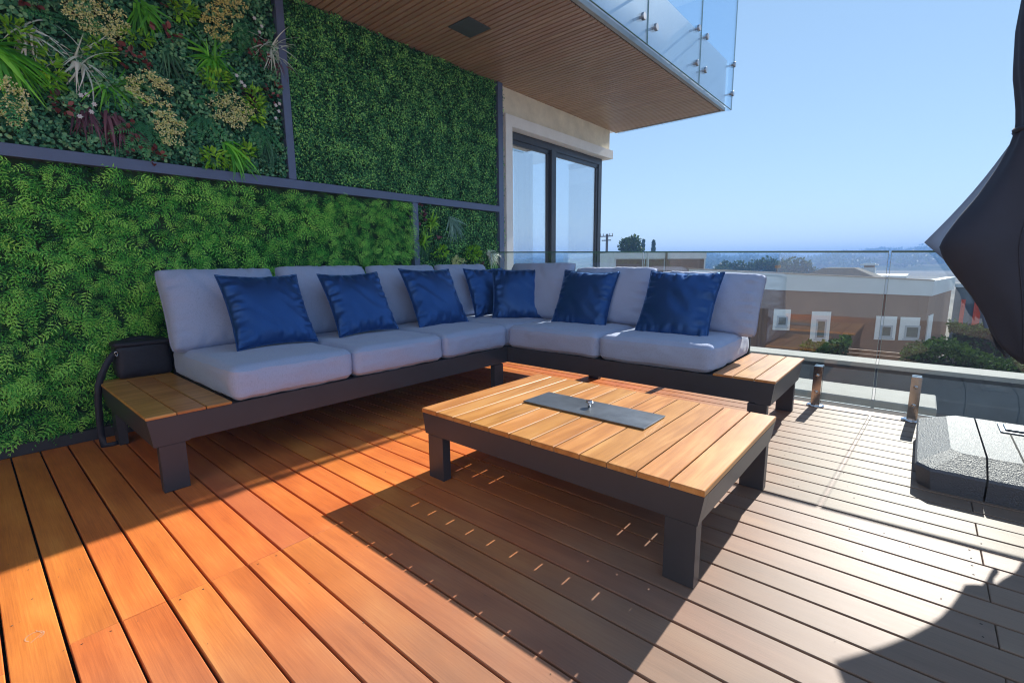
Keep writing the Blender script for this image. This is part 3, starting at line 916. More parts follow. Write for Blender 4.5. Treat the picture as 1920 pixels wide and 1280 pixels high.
# ================================================================== GLASS FENCE
FY = 4.43
fence = empty('glass_fence', (-0.5, FY, 0), 'frameless glass guard rail held by short polished posts along the deck edge', 'glass fence')
def rail_z(x): return 1.2195 - 0.0225 * x
joints = [-4.16, -2.10, -0.195, 1.7, 3.6]
for a, b_ in zip(joints[:-1], joints[1:]):
    a2, b2 = a + .007, b_ - .007
    p = MB().prism([(a2 + .003, .05), (b2 - .003, .05), (b2 - .003, rail_z(b2) - .014), (a2 + .003, rail_z(a2) - .014)], None, 'y', FY - .006, FY + .006).build('glass_panel', M['glass'], fence)
    MB().prism([(a2, rail_z(a2) - .014), (b2, rail_z(b2) - .014), (b2, rail_z(b2)), (a2, rail_z(a2))], None, 'y', FY - .010, FY + .010).build('top_edge', M['glass_edge'], p)
    for q in (a2, b2 - .0028):
        MB().box(q, q + .0028, FY - .0062, FY + .0062, .05, rail_z(q) - .015).build('side_edge', M['edge_pale'], p)
    MB().box(a2 + .003, b2 - .003, FY - .0062, FY + .0062, .046, .0495).build('bottom_edge', M['white'], p)
M['copper'] = plain('polished_post', (0.66, 0.60, 0.55), 0.10, 0.10, 14, 1.0, 0.06)
for i, x in enumerate((-3.72, -2.50, -1.75, -0.56, 0.04, 1.30)):
    sp = MB()
    sp.box(x - .03, x + .03, FY - .045, FY - .0105, .014, .33, .004)
    sp.box(x - .03, x + .03, FY + .0105, FY + .04, .014, .33, .004)
    so = sp.build('spigot_post', M['copper'], fence)
    MB().tube([(x, FY - .02, .0), (x, FY - .02, .008), (x, FY - .02, .014)], [.062, .062, .05], 24).build('base_flange', M['chrome'], so, True)
    MB().tube([(x, FY - .051, .255), (x, FY - .045, .255)], .013, 14).tube([(x, FY - .051, .12), (x, FY - .045, .12)], .013, 14).build('screw_cap', M['copper'], so, True)

# ================================================================== SOFA FRAME
LX, RY = -2.86, 3.25
ZR0, ZR1 = 0.258, 0.398
sofa = empty('corner_sofa_frame', (-3.3, 3.6, 0), 'low charcoal metal corner sofa base with teak side tables at both ends', 'sofa')
C = M['charcoal']
T_ = 0.05
# left run: front rail plane x = LX
MB().prism([(.525, ZR1), (.542, ZR0 - .006), (.70, ZR0 - .006), (.70, ZR0), (RY + T_, ZR0), (RY + T_, ZR1)], None, 'x', LX - T_, LX).build('front_rail', C, sofa)
MB().prism([(.525, ZR1 - .001), (.542, ZR0 - .006), (.58, ZR0 - .006), (.563, ZR1 - .001)], None, 'x', -4.03, LX - T_ - .002).build('end_rail', C, sofa)
MB().box(-4.07, -4.031, .945, 4.19, ZR0, .80).build('back_panel', C, sofa)
# right run: front rail plane y = RY
MB().prism([(LX + .002, ZR0), (-.74, ZR0), (-.74, ZR0 - .006), (-.652, ZR0 - .006), (-.636, ZR1), (LX + .002, ZR1)], None, 'y', RY, RY + T_).build('front_rail', C, sofa)
MB().prism([(-.652, ZR0 - .006), (-.636, ZR1 - .001), (-.675, ZR1 - .001), (-.69, ZR0 - .006)], None, 'y', RY + T_ + .002, 4.15).build('end_rail', C, sofa)
MB().box(-4.03, -1.02, 4.152, 4.19, ZR0, .74).build('back_panel', C, sofa)
MB().box(-1.018, -.66, 4.152, 4.19, ZR0, ZR1 - .001).build('back_rail', C, sofa)
# seat decks under the cushions
MB().box(-4.028, LX - T_ - .003, .95, 4.148, ZR1 - .03, ZR1 - .002).build('seat_deck', C, sofa)
MB().box(LX - T_ - .001, -1.0, RY + T_ + .003, 4.148, ZR1 - .03, ZR1 - .002).build('seat_deck', C, sofa)
zt = ZR0 - .0065
for (x0, x1, y0, y1) in [(LX - .05, LX - .001, .562, .678), (-4.02, -3.90, .562, .612), (LX - .05, LX - .001, 3.075, 3.19), (-4.02, -3.97, 3.0, 3.115), (-.785, -.67, RY + .001, RY + .05), (-.785, -.67, 4.10, 4.149), (-2.5, -2.385, 4.10, 4.149), (-4.02, -3.97, 4.0, 4.12)]:
    MB().box(x0, x1, y0, y1, 0.0, zt, .003).build('leg', C, sofa)
# plank side tables
ZP = .415
for a, b_ in ((.522, .652), (.657, .787), (.792, .915)):
    MB().box(-3.955, LX + .006, a, b_, ZR1 + .001, ZP, .003).build('side_table_plank', M['teak'], sofa)
MB().box(-4.068, -3.96, .53, .915, ZR1 + .001, ZP, .003).build('side_table_plank', M['teak'], sofa)
for a, b_ in ((-1.01, -.885), (-.88, -.757), (-.752, -.63)):
    MB().box(a, b_, RY - .006, 4.19, ZR1 + .001, ZP, .003).build('side_table_plank', M['teak'], sofa)

# ---- cushions
def rbox(hx, hy, hz, r, n=(18, 18, 8), crown=0.02, seed=0, wr=0.003, saddle=0.0, pinch=0.0):
    """rounded upholstered box centred on the origin"""
    vs, fs, idx = [], [], {}
    def key(p): return tuple(round(c, 5) for c in p)
    def vert(p):
        k = key(p)
        if k in idx: return idx[k]
        idx[k] = len(vs); vs.append(Vector(p)); return idx[k]
    dims = (hx, hy, hz)
    for ax in range(3):
        a1, a2 = (ax + 1) % 3, (ax + 2) % 3
        for s in (-1, 1):
            for i in range(n[a1]):
                for j in range(n[a2]):
                    q = []
                    for (di, dj) in ((0, 0), (1, 0), (1, 1), (0, 1)):
                        p = [0, 0, 0]; p[ax] = s
                        def sp(t): 
                            u = 2 * t - 1
                            return math.sin(u * math.pi / 2) * .35 + u * .65
                        p[a1] = sp((i + di) / n[a1]); p[a2] = sp((j + dj) / n[a2])
                        q.append(vert(p))
                    fs.append(q if s > 0 else q[::-1])
    out = []
    for p in vs:
        P = Vector((p.x * hx, p.y * hy, p.z * hz))
        inn = Vector((max(-hx + r, min(hx - r, P.x)), max(-hy + r, min(hy - r, P.y)), max(-hz + r, min(hz - r, P.z))))
        d = P - inn
        Q = inn + (d.normalized() * r if d.length > 1e-6 else Vector((0, 0, 0)))
        if d.length <= 1e-6: Q = P
        u, v_, w_ = P.x / hx, P.y / hy, P.z / hz
        fx, fy, fz_ = max(0, 1 - u * u), max(0, 1 - v_ * v_), max(0, 1 - w_ * w_)
        Q.z += crown * (fx ** .7) * (fy ** .7) * w_
        Q.y += crown * .6 * fx * fz_ * v_
        Q.x += crown * .6 * fy * fz_ * u
        if pinch and d.length > 1e-6:
            Q += d.normalized() * pinch * (math.exp(-((w_ - .74) / .055) ** 2) + math.exp(-((w_ + .74) / .055) ** 2))
        if saddle:
            Q.y -= saddle * fx * (v_ > 0) * abs(v_) ** 3     # top edge sags between the corners
        nz = noise.noise_vector(Vector((Q.x * 9 + seed * 7, Q.y * 9, Q.z * 9 + seed)))
        nz2 = noise.noise_vector(Vector((Q.x * 26 + seed * 3, Q.y * 26, Q.z * 26)))
        Q += nz * wr * 1.6 + nz2 * wr * .7
        out.append(Q)
    return out, fs

def cushion(name, hx, hy, hz, r, mtx, label, cat, group, seed, **kw):
    vs, fs = rbox(hx, hy, hz, r, seed=seed, **kw)
    me = bpy.data.meshes.new(name)
    me.from_pydata(vs, [], fs)
    me.polygons.foreach_set('use_smooth', [True] * len(me.polygons))
    me.update()
    import bmesh
    bm = bmesh.new(); bm.from_mesh(me); bmesh.ops.recalc_face_normals(bm, faces=bm.faces); bm.to_mesh(me); bm.free()
    me.materials.append(M['fabric'])
    o = bpy.data.objects.new(name, me); COL.objects.link(o)
    o.matrix_basis = mtx
    tag(o, label, cat, group)
    return o, vs
def seam_loop(o, hx, hy, z, r, m, seed, rad=.0035, crown=0.0):
    pts = []
    nseg = 12
    for (cx, cy, a0) in ((hx - r, hy - r, 0), (-hx + r, hy - r, 90), (-hx + r, -hy + r, 180), (hx - r, -hy + r, 270)):
        for i in range(5):
            a = R(a0 + i * 22.5)
            pts.append((cx + (r + .001) * math.cos(a), cy + (r + .001) * math.sin(a), z))
    pts.append(pts[0])
    # subdivide and follow the crowned side
    fine = []
    for a, b_ in zip(pts[:-1], pts[1:]):
        k = 10 if (Vector(b_) - Vector(a)).length > .1 else 1
        for i in range(k):
            q = Vector(a).lerp(Vector(b_), i / k)
            fx, fy = max(0, 1 - (q.x / hx) ** 2), max(0, 1 - (q.y / hy) ** 2)
            q.x += crown * .6 * fy * (q.x / hx); q.y += crown * .6 * fx * (q.y / hy)
            q += noise.noise_vector(Vector((q.x * 9 + seed * 7, q.y * 9, q.z * 9 + seed))) * .0048
            fine.append(q)
    fine.append(fine[0])
    me = MB().tube(fine, rad, 6, False).mesh('piping', True)
    me.materials.append(m)
    s = bpy.data.objects.new('piping', me); COL.objects.link(s); s.parent = o
    return s
SZ0 = ZR1 + .002
SH = .20
def seat(x0, x1, y0, y1, label, seed):
    hx, hy, hz = (x1 - x0) / 2, (y1 - y0) / 2, SH / 2
    mt = Matrix.Translation(((x0 + x1) / 2, (y0 + y1) / 2, SZ0 + hz))
    o, _ = cushion('seat_cushion', hx, hy, hz, .055, mt, label, 'seat cushion', 'grey seat cushions on the corner sofa', seed, crown=.016, wr=.0045, n=(26, 26, 26), pinch=.0045)
    return o
seat(-3.98, LX + .015, .925, 1.675, 'grey seat cushion at the left end beside the black bag', 1)
seat(-3.98, LX + .015, 1.682, 2.472, 'grey seat cushion second from the left, under the second blue pillow', 2)
seat(-3.98, LX + .015, 2.479, 3.245, 'grey seat cushion third from the left, meeting the inner corner', 3)
seat(-3.98, LX + .0, 3.252, 4.14, 'grey corner seat cushion mostly hidden under two blue pillows', 4)
seat(LX + .012, -1.905, RY - .012, 4.14, 'grey seat cushion on the right run next to the corner', 5)
seat(-1.898, -1.015, RY - .012, 4.14, 'grey seat cushion at the right end beside the bare teak side table', 6)

def backc(cx, cy, zc, hw, hh_, lean, rz, label, seed, roll_=0.0, **k):
    BACKS.append((cx, cy, zc, rz, lean, hw * 2, label, seed, roll_, hh_ * 2))
BACKS = []
LN = R(20)
zb = .585
def back_left(y0, y1, top, label, seed, **k):
    hh_ = (top - zb) / 2 / math.cos(LN) * 1.0
    backc(-3.80, (y0 + y1) / 2, (top + zb) / 2, (y1 - y0) / 2 - .002, hh_, LN, R(90), label, seed, **k)
back_left(.855, 1.630, 1.145, 'tall grey back cushion at the left end in front of the fern wall', 11)
back_left(1.637, 2.440, 1.160, 'grey back cushion second from the left, behind the second blue pillow', 12)
back_left(2.447, 3.265, 1.160, 'grey back cushion third from the left, behind the third blue pillow', 13)
back_left(3.272, 4.02, 1.165, 'grey back cushion at the corner on the wall side', 14)
def back_right(x0, x1, top, label, seed, **k):
    hh_ = (top - zb) / 2 / math.cos(LN)
    backc((x0 + x1) / 2, 4.0, (top + zb) / 2, (x1 - x0) / 2 - .002, hh_, LN, 0.0, label, seed, **k)
back_right(-3.50, -2.655, 1.170, 'grey back cushion at the corner on the glass side', 15)
back_right(-2.648, -1.780, 1.120, 'grey back cushion in the middle of the right run', 16)
back_right(-1.773, -.905, 1.075, 'grey back cushion at the right end of the sofa', 17, roll_=R(-1.5))

# ---- blue pillows
def pillow(cx, cy, zc, rz, lean, s, label, seed, thick=.085, roll_=0.0, sy=None, fat=.52, conc=.085, kind='pillow'):
    n = 34
    vs, fs = [], []
    h = s / 2
    hy = (sy or s) / 2
    def P(i, j, side):
        u, v_ = 2 * i / n - 1, 2 * j / n - 1
        # outline pulled in between the corners
        x = u * h * (1 - conc * .8 * (1 - v_ * v_) ** 1.0 * abs(u) ** 2 )
        y = v_ * hy * (1 - conc * (1 - u * u) ** 1.0 * abs(v_) ** 2 )
        e = (max(0, 1 - abs(u) ** 2.2) * max(0, 1 - abs(v_) ** 2.2))
        z = thick * (e ** fat)
        edge = max(abs(u), abs(v_))
        # gathers running in from the seams
        if kind != 'pillow':
            cr = (u * u * v_ * v_) ** 3
            x *= 1 - .045 * cr; y *= 1 - .075 * cr
        tang = y if abs(u) > abs(v_) else x
        gth = noise.noise(Vector((tang * 34 + seed * 5, edge * 2.5, seed * 3.3 + (3 if abs(u) > abs(v_) else 0))))
        amp = (.030 if kind == 'pillow' else .024) * math.exp(-((edge - .86) / .17) ** 2)
        z += gth * amp * (1 if e > 0 else 0)
        z += .006 * noise.noise(Vector((x * 7 + seed, y * 7, seed * 2.0))) * min(1, e * 4)
        fold = noise.noise(Vector(((x + y) * 9 + seed * 1.7, (x - y) * 2.2, seed)))
        z -= .018 * max(0, fold - .08) * min(1, e * 3)
        return (x, y, z if side > 0 else -z * .8)
    idx = {}
    for side in (1, -1):
        for i in range(n + 1):
            for j in range(n + 1):
                if side < 0 and (i in (0, n) or j in (0, n)):
                    idx[(side, i, j)] = idx[(1, i, j)]; continue
                idx[(side, i, j)] = len(vs)
                p = P(i, j, side)
                vs.append(p if not (i in (0, n) or j in (0, n)) else (p[0], p[1], 0.004 * noise.noise(Vector((p[0] * 30, p[1] * 30, seed)))))
        for i in range(n):
            for j in range(n):
                q = [idx[(side, i, j)], idx[(side, i + 1, j)], idx[(side, i + 1, j + 1)], idx[(side, i, j + 1)]]
                fs.append(q if side > 0 else q[::-1])
    me = bpy.data.meshes.new(kind); me.from_pydata(vs, [], fs)
    me.polygons.foreach_set('use_smooth', [True] * len(me.polygons)); me.update(); me.materials.append(M['velvet' if kind == 'pillow' else 'fabric'])
    o = bpy.data.objects.new(kind, me); COL.objects.link(o)
    o.matrix_basis = Matrix.Translation((cx, cy, zc)) @ Matrix.Rotation(rz, 4, 'Z') @ Matrix.Rotation(R(90) - lean, 4, 'X') @ Matrix.Rotation(roll_, 4, 'Z')
    tag(o, label, 'pillow' if kind == 'pillow' else 'back cushion', 'blue velvet pillows on the corner sofa' if kind == 'pillow' else 'grey back cushions on the corner sofa')
    pts = []
    for i in range(n): pts.append(vs[idx[(1, i, 0)]])
    for j in range(n): pts.append(vs[idx[(1, n, j)]])
    for i in range(n, 0, -1): pts.append(vs[idx[(1, i, n)]])
    for j in range(n, 0, -1): pts.append(vs[idx[(1, 0, j)]])
    pts.append(pts[0])
    sm = MB().tube(pts, .0035, 5, False).mesh('seam', True); sm.materials.append(M['velvet' if kind == 'pillow' else 'seam'])
    q = bpy.data.objects.new('seam', sm); COL.objects.link(q); q.parent = o
    return o
for (cx, cy, zc, rz, lean, w_, label, seed, rl, h2) in BACKS:
    pillow(cx, cy, zc, rz, lean, w_, label, seed * 1.37, thick=.135, roll_=rl, sy=h2, fat=.33, conc=.05, kind='back_cushion')
PL = R(29)
pillow(-3.45, 1.40, .855, R(92), PL, .555, 'blue velvet pillow at the left end, nearest the black bag', 1.3, roll_=R(-1))
pillow(-3.45, 2.11, .858, R(90), PL, .545, 'blue velvet pillow second from the left', 2.9, roll_=R(1))
pillow(-3.45, 2.905, .858, R(90), PL, .60, 'blue velvet pillow third from the left, before the corner', 4.1, roll_=R(-1))
pillow(-3.52, 3.72, .865, R(82), R(22), .54, 'dark blue pillow half hidden behind the corner pillow', 5.7)
pillow(-3.17, 3.80, .848, R(42), R(22), .57, 'blue velvet pillow set diagonally in the sofa corner', 7.2)
pillow(-2.375, 3.79, .825, R(4), R(25), .58, 'blue velvet pillow in the middle of the right run', 8.8, roll_=R(-2))
pillow(-1.455, 3.70, .822, R(0), PL, .60, 'blue velvet pillow at the right end of the sofa', 10.4, roll_=R(-1))

# small zip pull under the left back cushion
# ---- black bag on the left side table
bag = empty('camera_bag', (-4.05, .77, ZP), 'small black fabric bag with a long strap on the left teak side table', 'bag')
vs, fs = rbox(.075, .155, .115, .03, n=(6, 12, 8), crown=.012, seed=3, wr=.003)
me = bpy.data.meshes.new('bag_body'); me.from_pydata([tuple(v) for v in vs], [], fs); me.polygons.foreach_set('use_smooth', [True] * len(me.polygons)); me.update()
link('bag_body', me, M['bag'], bag, (-4.06, .775, ZP + .118))
vs, fs = rbox(.079, .158, .018, .014, n=(6, 12, 3), crown=.008, seed=5, wr=.002)
me = bpy.data.meshes.new('bag_lid'); me.from_pydata([tuple(v) for v in vs], [], fs); me.polygons.foreach_set('use_smooth', [True] * len(me.polygons)); me.update()
link('bag_lid', me, M['bag'], bag, (-4.055, .772, ZP + .232))
def strap(pts, wid, name, nrm=(1, 0, 0)):
    mb = MB(); P = [Vector(p) for p in pts]
    vv, ff = [], []
    for i, p in enumerate(P):
        d = (P[min(i + 1, len(P) - 1)] - P[max(i - 1, 0)]).normalized()
        s_ = d.cross(Vector(nrm)).normalized() * wid / 2
        o_ = Vector(nrm) * .0025
        vv += [p - s_ - o_, p + s_ - o_, p + s_ + o_, p - s_ + o_]
    for i in range(len(P) - 1):
        for k in range(4):
            a, b_ = 4 * i + k, 4 * i + (k + 1) % 4
            ff.append((a, b_, b_ + 4, a + 4))
    ff += [(0, 1, 2, 3), tuple(4 * (len(P) - 1) + k for k in (3, 2, 1, 0))]
    mb.add(vv, ff)
    return mb.build(name, M['bag'], bag, True)
strap([(-3.99, .63, .60), (-3.985, .60, .585), (-3.98, .565, .53), (-3.975, .53, .46), (-3.97, .51, .40), (-3.965, .497, .30), (-3.965, .49, .18), (-3.96, .487, .08), (-3.95, .49, .012), (-3.93, .53, .008), (-3.94, .58, .008)], .038, 'strap')
strap([(-4.02, .64, .655), (-4.03, .68, .672), (-4.04, .74, .682), (-4.05, .80, .68), (-4.05, .85, .668)], .03, 'carry_handle', (.6, 0, .8))
MB().tube([(-3.985, .615, .60), (-3.975, .625, .575), (-3.985, .635, .60), (-3.99, .625, .61), (-3.985, .615, .60)], .004, 6).build('strap_ring', M['chrome'], bag, True)

# ================================================================== FIRE TABLE
tx0, tx1, ty0, ty1, tz = -2.005, -.487, 1.565, 2.60, .385
tab = empty('fire_pit_table', (-1.25, 2.08, 0), 'low teak plank fire table on a charcoal metal frame in the middle of the deck', 'coffee table')
npk = 12
pw = (tx1 - tx0) / npk
PX = (-1.637, -.912); PY = (1.99, 2.235)
for i in range(npk):
    a, b_ = tx0 + i * pw + .003, tx0 + (i + 1) * pw - .003
    mb = MB()
    mb.box(a, b_, ty0, ty1, tz - .024, tz, .0025)
    mb.build('table_plank', M['teak'], tab)
zt = tz - .025
MB().prism([(tx0 + .004, zt), (tx1 - .004, zt), (tx1 - .022, .247), (tx0 + .022, .247)], None, 'y', ty0 + .004, ty0 + .05).build('front_rail', C, tab)
MB().prism([(tx0 + .004, zt), (tx1 - .004, zt), (tx1 - .022, .247), (tx0 + .022, .247)], None, 'y', ty1 - .05, ty1 - .004).build('back_rail', C, tab)
for (xa, xb, xc, xd) in ((tx0 + .004, tx0 + .022, tx0 + .07, tx0 + .052), (tx1 - .004, tx1 - .022, tx1 - .07, tx1 - .052)):
    MB().prism([(xa, zt - .001), (xb, .248), (xc, .248), (xd, zt - .001)], None, 'y', ty0 + .051, ty1 - .051).build('side_rail', C, tab)
for (y0, y1) in ((1.617, 1.81), (1.905, 1.985), (2.035, 2.10), (2.135, 2.225), (2.39, 2.548)):
    MB().box(tx0 + .072, tx1 - .072, y0, y1, zt - .03, zt - .001).build('cross_beam', C, tab)
MB().box(PX[0] + .03, PX[1] - .03, PY[0] - .03, PY[1] + .17, .16, zt - .032).build('burner_housing', C, tab)
for (x0, x1) in ((tx0 + .042, tx0 + .158), (tx1 - .140, tx1 - .026)):
    for (y0, y1) in ((ty0 + .006, ty0 + .058), (ty1 - .058, ty1 - .006)):
        MB().box(x0, x1, y0, y1, 0, .246, .003).build('leg', C, tab)
pl = MB().box(PX[0], PX[1], PY[0], PY[1], tz + .003, tz + .010, .002).build('burner_cover', M['steel_plate'], tab)
MB().box(PX[0] + .012, PX[1] - .012, PY[0] + .012, PY[1] - .012, tz + .0005, tz + .003).build('cover_rim', M['black'], pl)
kx, ky = -1.285, 2.12
MB().tube([(kx, ky, tz + .010), (kx, ky, tz + .035)], .007, 12).tube([(kx, ky, tz + .035), (kx, ky, tz + .037), (kx, ky, tz + .043), (kx, ky, tz + .045)], [.018, .021, .021, .018], 20).build('knob', M['chrome'], pl, True)

bl = MB()
for i in range(npk):
    xx = tx0 + (i + .5) * pw
    for yy in (ty0 + .045, ty1 - .045):
        pass
# fallen leaves and grit on the deck
gt = MB()
for i in range(260):
    x, y = random.uniform(-4.0, 1.6), random.uniform(-.1, 4.3)
    r = random.uniform(.0012, .0035)
    a0 = random.uniform(0, 6)
    gt.add([(x + r * math.cos(a0 + q * 1.26) * random.uniform(.6, 1.3), y + r * math.sin(a0 + q * 1.26), .0012) for q in range(5)], [(0, 1, 2, 3, 4)])
tag(gt.build('deck_grit', M['bark']), 'specks of dirt scattered over the deck boards', 'dirt', None, 'stuff')
# ================================================================== UMBRELLA
um = empty('cantilever_umbrella', (1.1, 3.6, .19), 'closed dark charcoal patio umbrella hanging at the right edge of the photo', 'umbrella')
UCX, UCY = .64, 3.40
prof = [(.66, .30), (.72, .33), (.78, .355), (.88, .40), (.98, .46), (1.08, .53), (1.16, .58), (1.22, .60), (1.27, .585), (1.36, .54), (1.46, .48), (1.58, .425), (1.68, .39), (1.76, .375), (1.86, .385), (2.0, .41), (2.2, .425), (2.4, .42), (2.6, .38), (2.8, .30), (2.95, .2), (3.05, .08), (3.08, .02)]
def interp(z):
    for (z0, r0), (z1, r1) in zip(prof[:-1], prof[1:]):
        if z <= z1:
            k = (z - z0) / (z1 - z0); k = k * k * (3 - 2 * k) if False else k
            return r0 + (r1 - r0) * k
    return prof[-1][1]
def canopy(name, m, th0, th1, nth, zs, rf, zbf, thick=.004):
    vs, fs = [], []
    nz = len(zs)
    for layer in (0, 1):
        for i in range(nth + 1):
            th = th0 + (th1 - th0) * i / nth
            zb_ = zbf(th)
            for j, s_ in enumerate(zs):
                z = zb_ + (3.08 - zb_) * s_
                r = rf(th, z) - layer * thick
                vs.append((UCX + r * math.cos(th), UCY + r * math.sin(th), z))
    n1 = (nth + 1) * nz
    for i in range(nth):
        for j in range(nz - 1):
            a = i * nz + j
            fs.append((a, a + nz, a + nz + 1, a + 1)); fs.append((n1 + a, n1 + a + 1, n1 + a + nz + 1, n1 + a + nz))
        a = i * nz
        fs.append((a, n1 + a, n1 + a + nz, a + nz))
    for i in (0, nth):
        for j in range(nz - 1):
            a = i * nz + j
            fs.append((a, a + 1, n1 + a + 1, n1 + a))
    mb = MB(); mb.add(vs, fs)
    return mb.build(name, m, um, True)
zs = list(np.linspace(0, 1, 64))
def rf_main(th, z):
    base = interp(z)
    a = (th % (2 * math.pi))
    flare = math.exp(-((z - 1.2) / .28) ** 2)
    # away from the corner that juts out, the cloth hangs straighter
    jut = math.exp(-((a - math.pi - .25) / (.38 if a > math.pi + .25 else .72)) ** 2)
    b0 = .30 + .10 * math.exp(-((z - 2.1) / .6) ** 2) if z < 1.76 else base
    b0 = min(b0, base) if z < 1.0 else b0
    r = b0 + (base - b0) * jut if z < 1.76 else base
    depth = .035 + .03 * flare
    f = 9
    r *= 1 - .0 
    r -= depth * (0.5 - 0.5 * math.cos(f * (a - math.pi - .25))) * (1 - .75 * jut)
    r += .006 * math.sin(23 * a + z * 5)
    top = max(0, min(1, (3.06 - z) / .3))
    return max(.012, r * (1 if z < 2.8 else 1) * (0.3 + .7 * top) if z > 2.76 else r)
def zb_main(th):
    a = th - math.pi - .25
    return .63 + .13 * abs(math.sin(4.5 * (a + .02) + math.pi / 2 * 0)) * 1.0 if False else .66 + .17 * (1 - abs(math.cos(4.5 * (a - .30))))
canopy('canopy', M['canopy'], 0, 2 * math.pi, 180, zs, rf_main, zb_main)
# the lighter second fold behind it, jutting further out
def fold_quad():
    tip = Vector((-.012, 3.46, 1.248)); neck = Vector((.275, 3.40, 1.74)); low = Vector((.27, 3.46, .80)); inn = Vector((.42, 3.78, 1.2))
    n = 16
    vs, fs = [], []
    for layer in (0, 1):
        for i in range(n + 1):
            k = i / n
            # outer edge: neck -> tip -> low
            if k < .5:
                e = neck.lerp(tip, (k / .5)); e.x += .02 * math.sin(k / .5 * math.pi)
            else:
                e = tip.lerp(low, (k - .5) / .5); e.x += .05 * math.sin((k - .5) / .5 * math.pi)
            inner = neck.lerp(low, k) + Vector((.12, .02, 0))
            for j in range(7):
                p = e.lerp(inner, j / 6); p.y += .03 * math.sin(j / 6 * math.pi) + layer * .005
                vs.append(p)
    n1 = (n + 1) * 7
    for i in range(n):
        for j in range(6):
            a = i * 7 + j
            fs += [(a, a + 7, a + 8, a + 1), (n1 + a, n1 + a + 1, n1 + a + 8, n1 + a + 7)]
        fs.append((i * 7, n1 + i * 7, n1 + i * 7 + 7, i * 7 + 7))
        fs.append((i * 7 + 6, i * 7 + 13, n1 + i * 7 + 13, n1 + i * 7 + 6))
    mb = MB(); mb.add(vs, fs)
    return mb.build('canopy_flap', M['canopy_lite'], um, True)
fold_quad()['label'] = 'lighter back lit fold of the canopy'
MB().box(UCX - .33, UCX + .33, UCY - .335, UCY - .33, 1.72, 1.75) if False else None
for k in range(9):
    th = math.pi + .25 + (k - 1.5) * 2 * math.pi / 9
    pts = []
    for j in range(40):
        zb_ = zb_main(th); z = zb_ + .01 + (2.95 - zb_) * j / 39
        r = rf_main(th, z) + .001
        pts.append((UCX + r * math.cos(th), UCY + r * math.sin(th), z))
    MB().tube(pts, .0045, 5).build('seam', M['canopy'], um, True)
pts = []
for j in range(41):
    th = 2 * math.pi * j / 40; r = max(rf_main(th, 1.755), .31) + .006
    pts.append((UCX + r * math.cos(th), UCY + r * math.sin(th), 1.755 + .01 * math.sin(3 * th)))
MB().tube(pts, .012, 6, False).build('strap', M['canopy'], um, True)
MB().tube([(1.28, 3.6, .19), (1.28, 3.6, 2.9)], .045, 16).build('mast', M['charcoal'], um, True)
MB().tube([(1.28, 3.6, 2.6), (UCX, UCY, 3.12)], .03, 12).build('arm', M['charcoal'], um, True)
MB().tube([(UCX, UCY, 2.9), (UCX, UCY, 3.14)], .05, 12).build('hub', M['charcoal'], um, True)

# ---- umbrella base of filled plastic weights
ub = empty('umbrella_base', (.6, 3.6, 0), 'low dark textured plastic umbrella base with chamfered corners at the right edge', 'umbrella base')
def weight(x0, x1, name, left=False, right=False):
    y0, y1 = 3.075, 4.13
    ch_ = .065
    def outline(i, c, e):   # i inset on free sides
        xa = x0 + (i if left else 0); xb = x1 - (i if right else 0)
        ya, yb = y0 + i, y1 - i
        pts = []
        if left: pts += [(xa, yb - c), (xa, ya + c), (xa + c * .9, ya)]
        else: pts += [(xa, yb), (xa, ya)]
        if right: pts += [(xb - c, ya), (xb, ya + c), (xb, yb - c), (xb - c, yb)]
        else: pts += [(xb, ya), (xb, yb)]
        if left: pts += [(xa + c * .9, yb)]
        return pts
    lv = [(0.0, .02, .06), (.105, .0, .065), (.118, .008, .065), (.180, .125 if True else 0, .05), (.186, .135, .05)]
    rings = []
    for z, i, c in lv:
        if not left and not right: pass
        rings.append([(p[0], p[1], z) for p in outline(i, c, 0)])
    n = len(rings[0]); vs = [p for r_ in rings for p in r_]; fs = [tuple(range(n))[::-1], tuple(range((len(lv) - 1) * n, len(lv) * n))]
    for k in range(len(lv) - 1):
        for j in range(n):
            a, b_ = k * n + j, k * n + (j + 1) % n
            fs.append((a, b_, b_ + n, a + n))
    mb = MB(); mb.add(vs, fs)
    return mb.build(name, M['base'], ub)
weight(.063, .325, 'base_weight', left=True)
w2 = weight(.333, .60, 'base_weight')
weight(.608, .88, 'base_weight')
weight(.888, 1.55, 'base_weight', right=True)
MB().box(.42, .56, 3.74, 3.93, .187, .194, .003).box(.44, .54, 3.77, 3.90, .1945, .205, .004).build('handle', M['steel_plate'], w2)
MB().box(.455, .462, 3.1, 4.0, .1862, .1885).build('groove', M['black'], w2)

# ================================================================== NEIGHBOURHOOD
# low boundary wall and ledge
bw = empty('boundary_wall', (0, 7.2, -4.2), 'low grey rendered boundary wall with a pale coping beyond the glass fence', 'wall')
MB().box(-6.5, 9, 7.03, 7.35, -4.2, -.16).build('wall_body', M['greywall'], bw)
MB().prism([(-6.5, -.085), (9, -.14), (9, -.09), (-6.5, -.035)], None, 'y', 7.0, 7.40).build('coping', M['concrete'], bw)
lg = empty('ledge', (-1, 6.2, -4.2), 'pale concrete ledge below the boundary wall coping', 'ledge')
MB().box(-7.0, .22, 5.75, 6.35, -.30, -.20, .01).build('ledge_top', M['concrete'], lg)
MB().box(-7.0, .20, 5.80, 6.30, -4.2, -.31).build('ledge_body', M['taupe'], lg)
MB().box(-7.0, 9, 6.35, 7.03, -.75, -.70).build('gutter_floor', M['concrete'], lg)

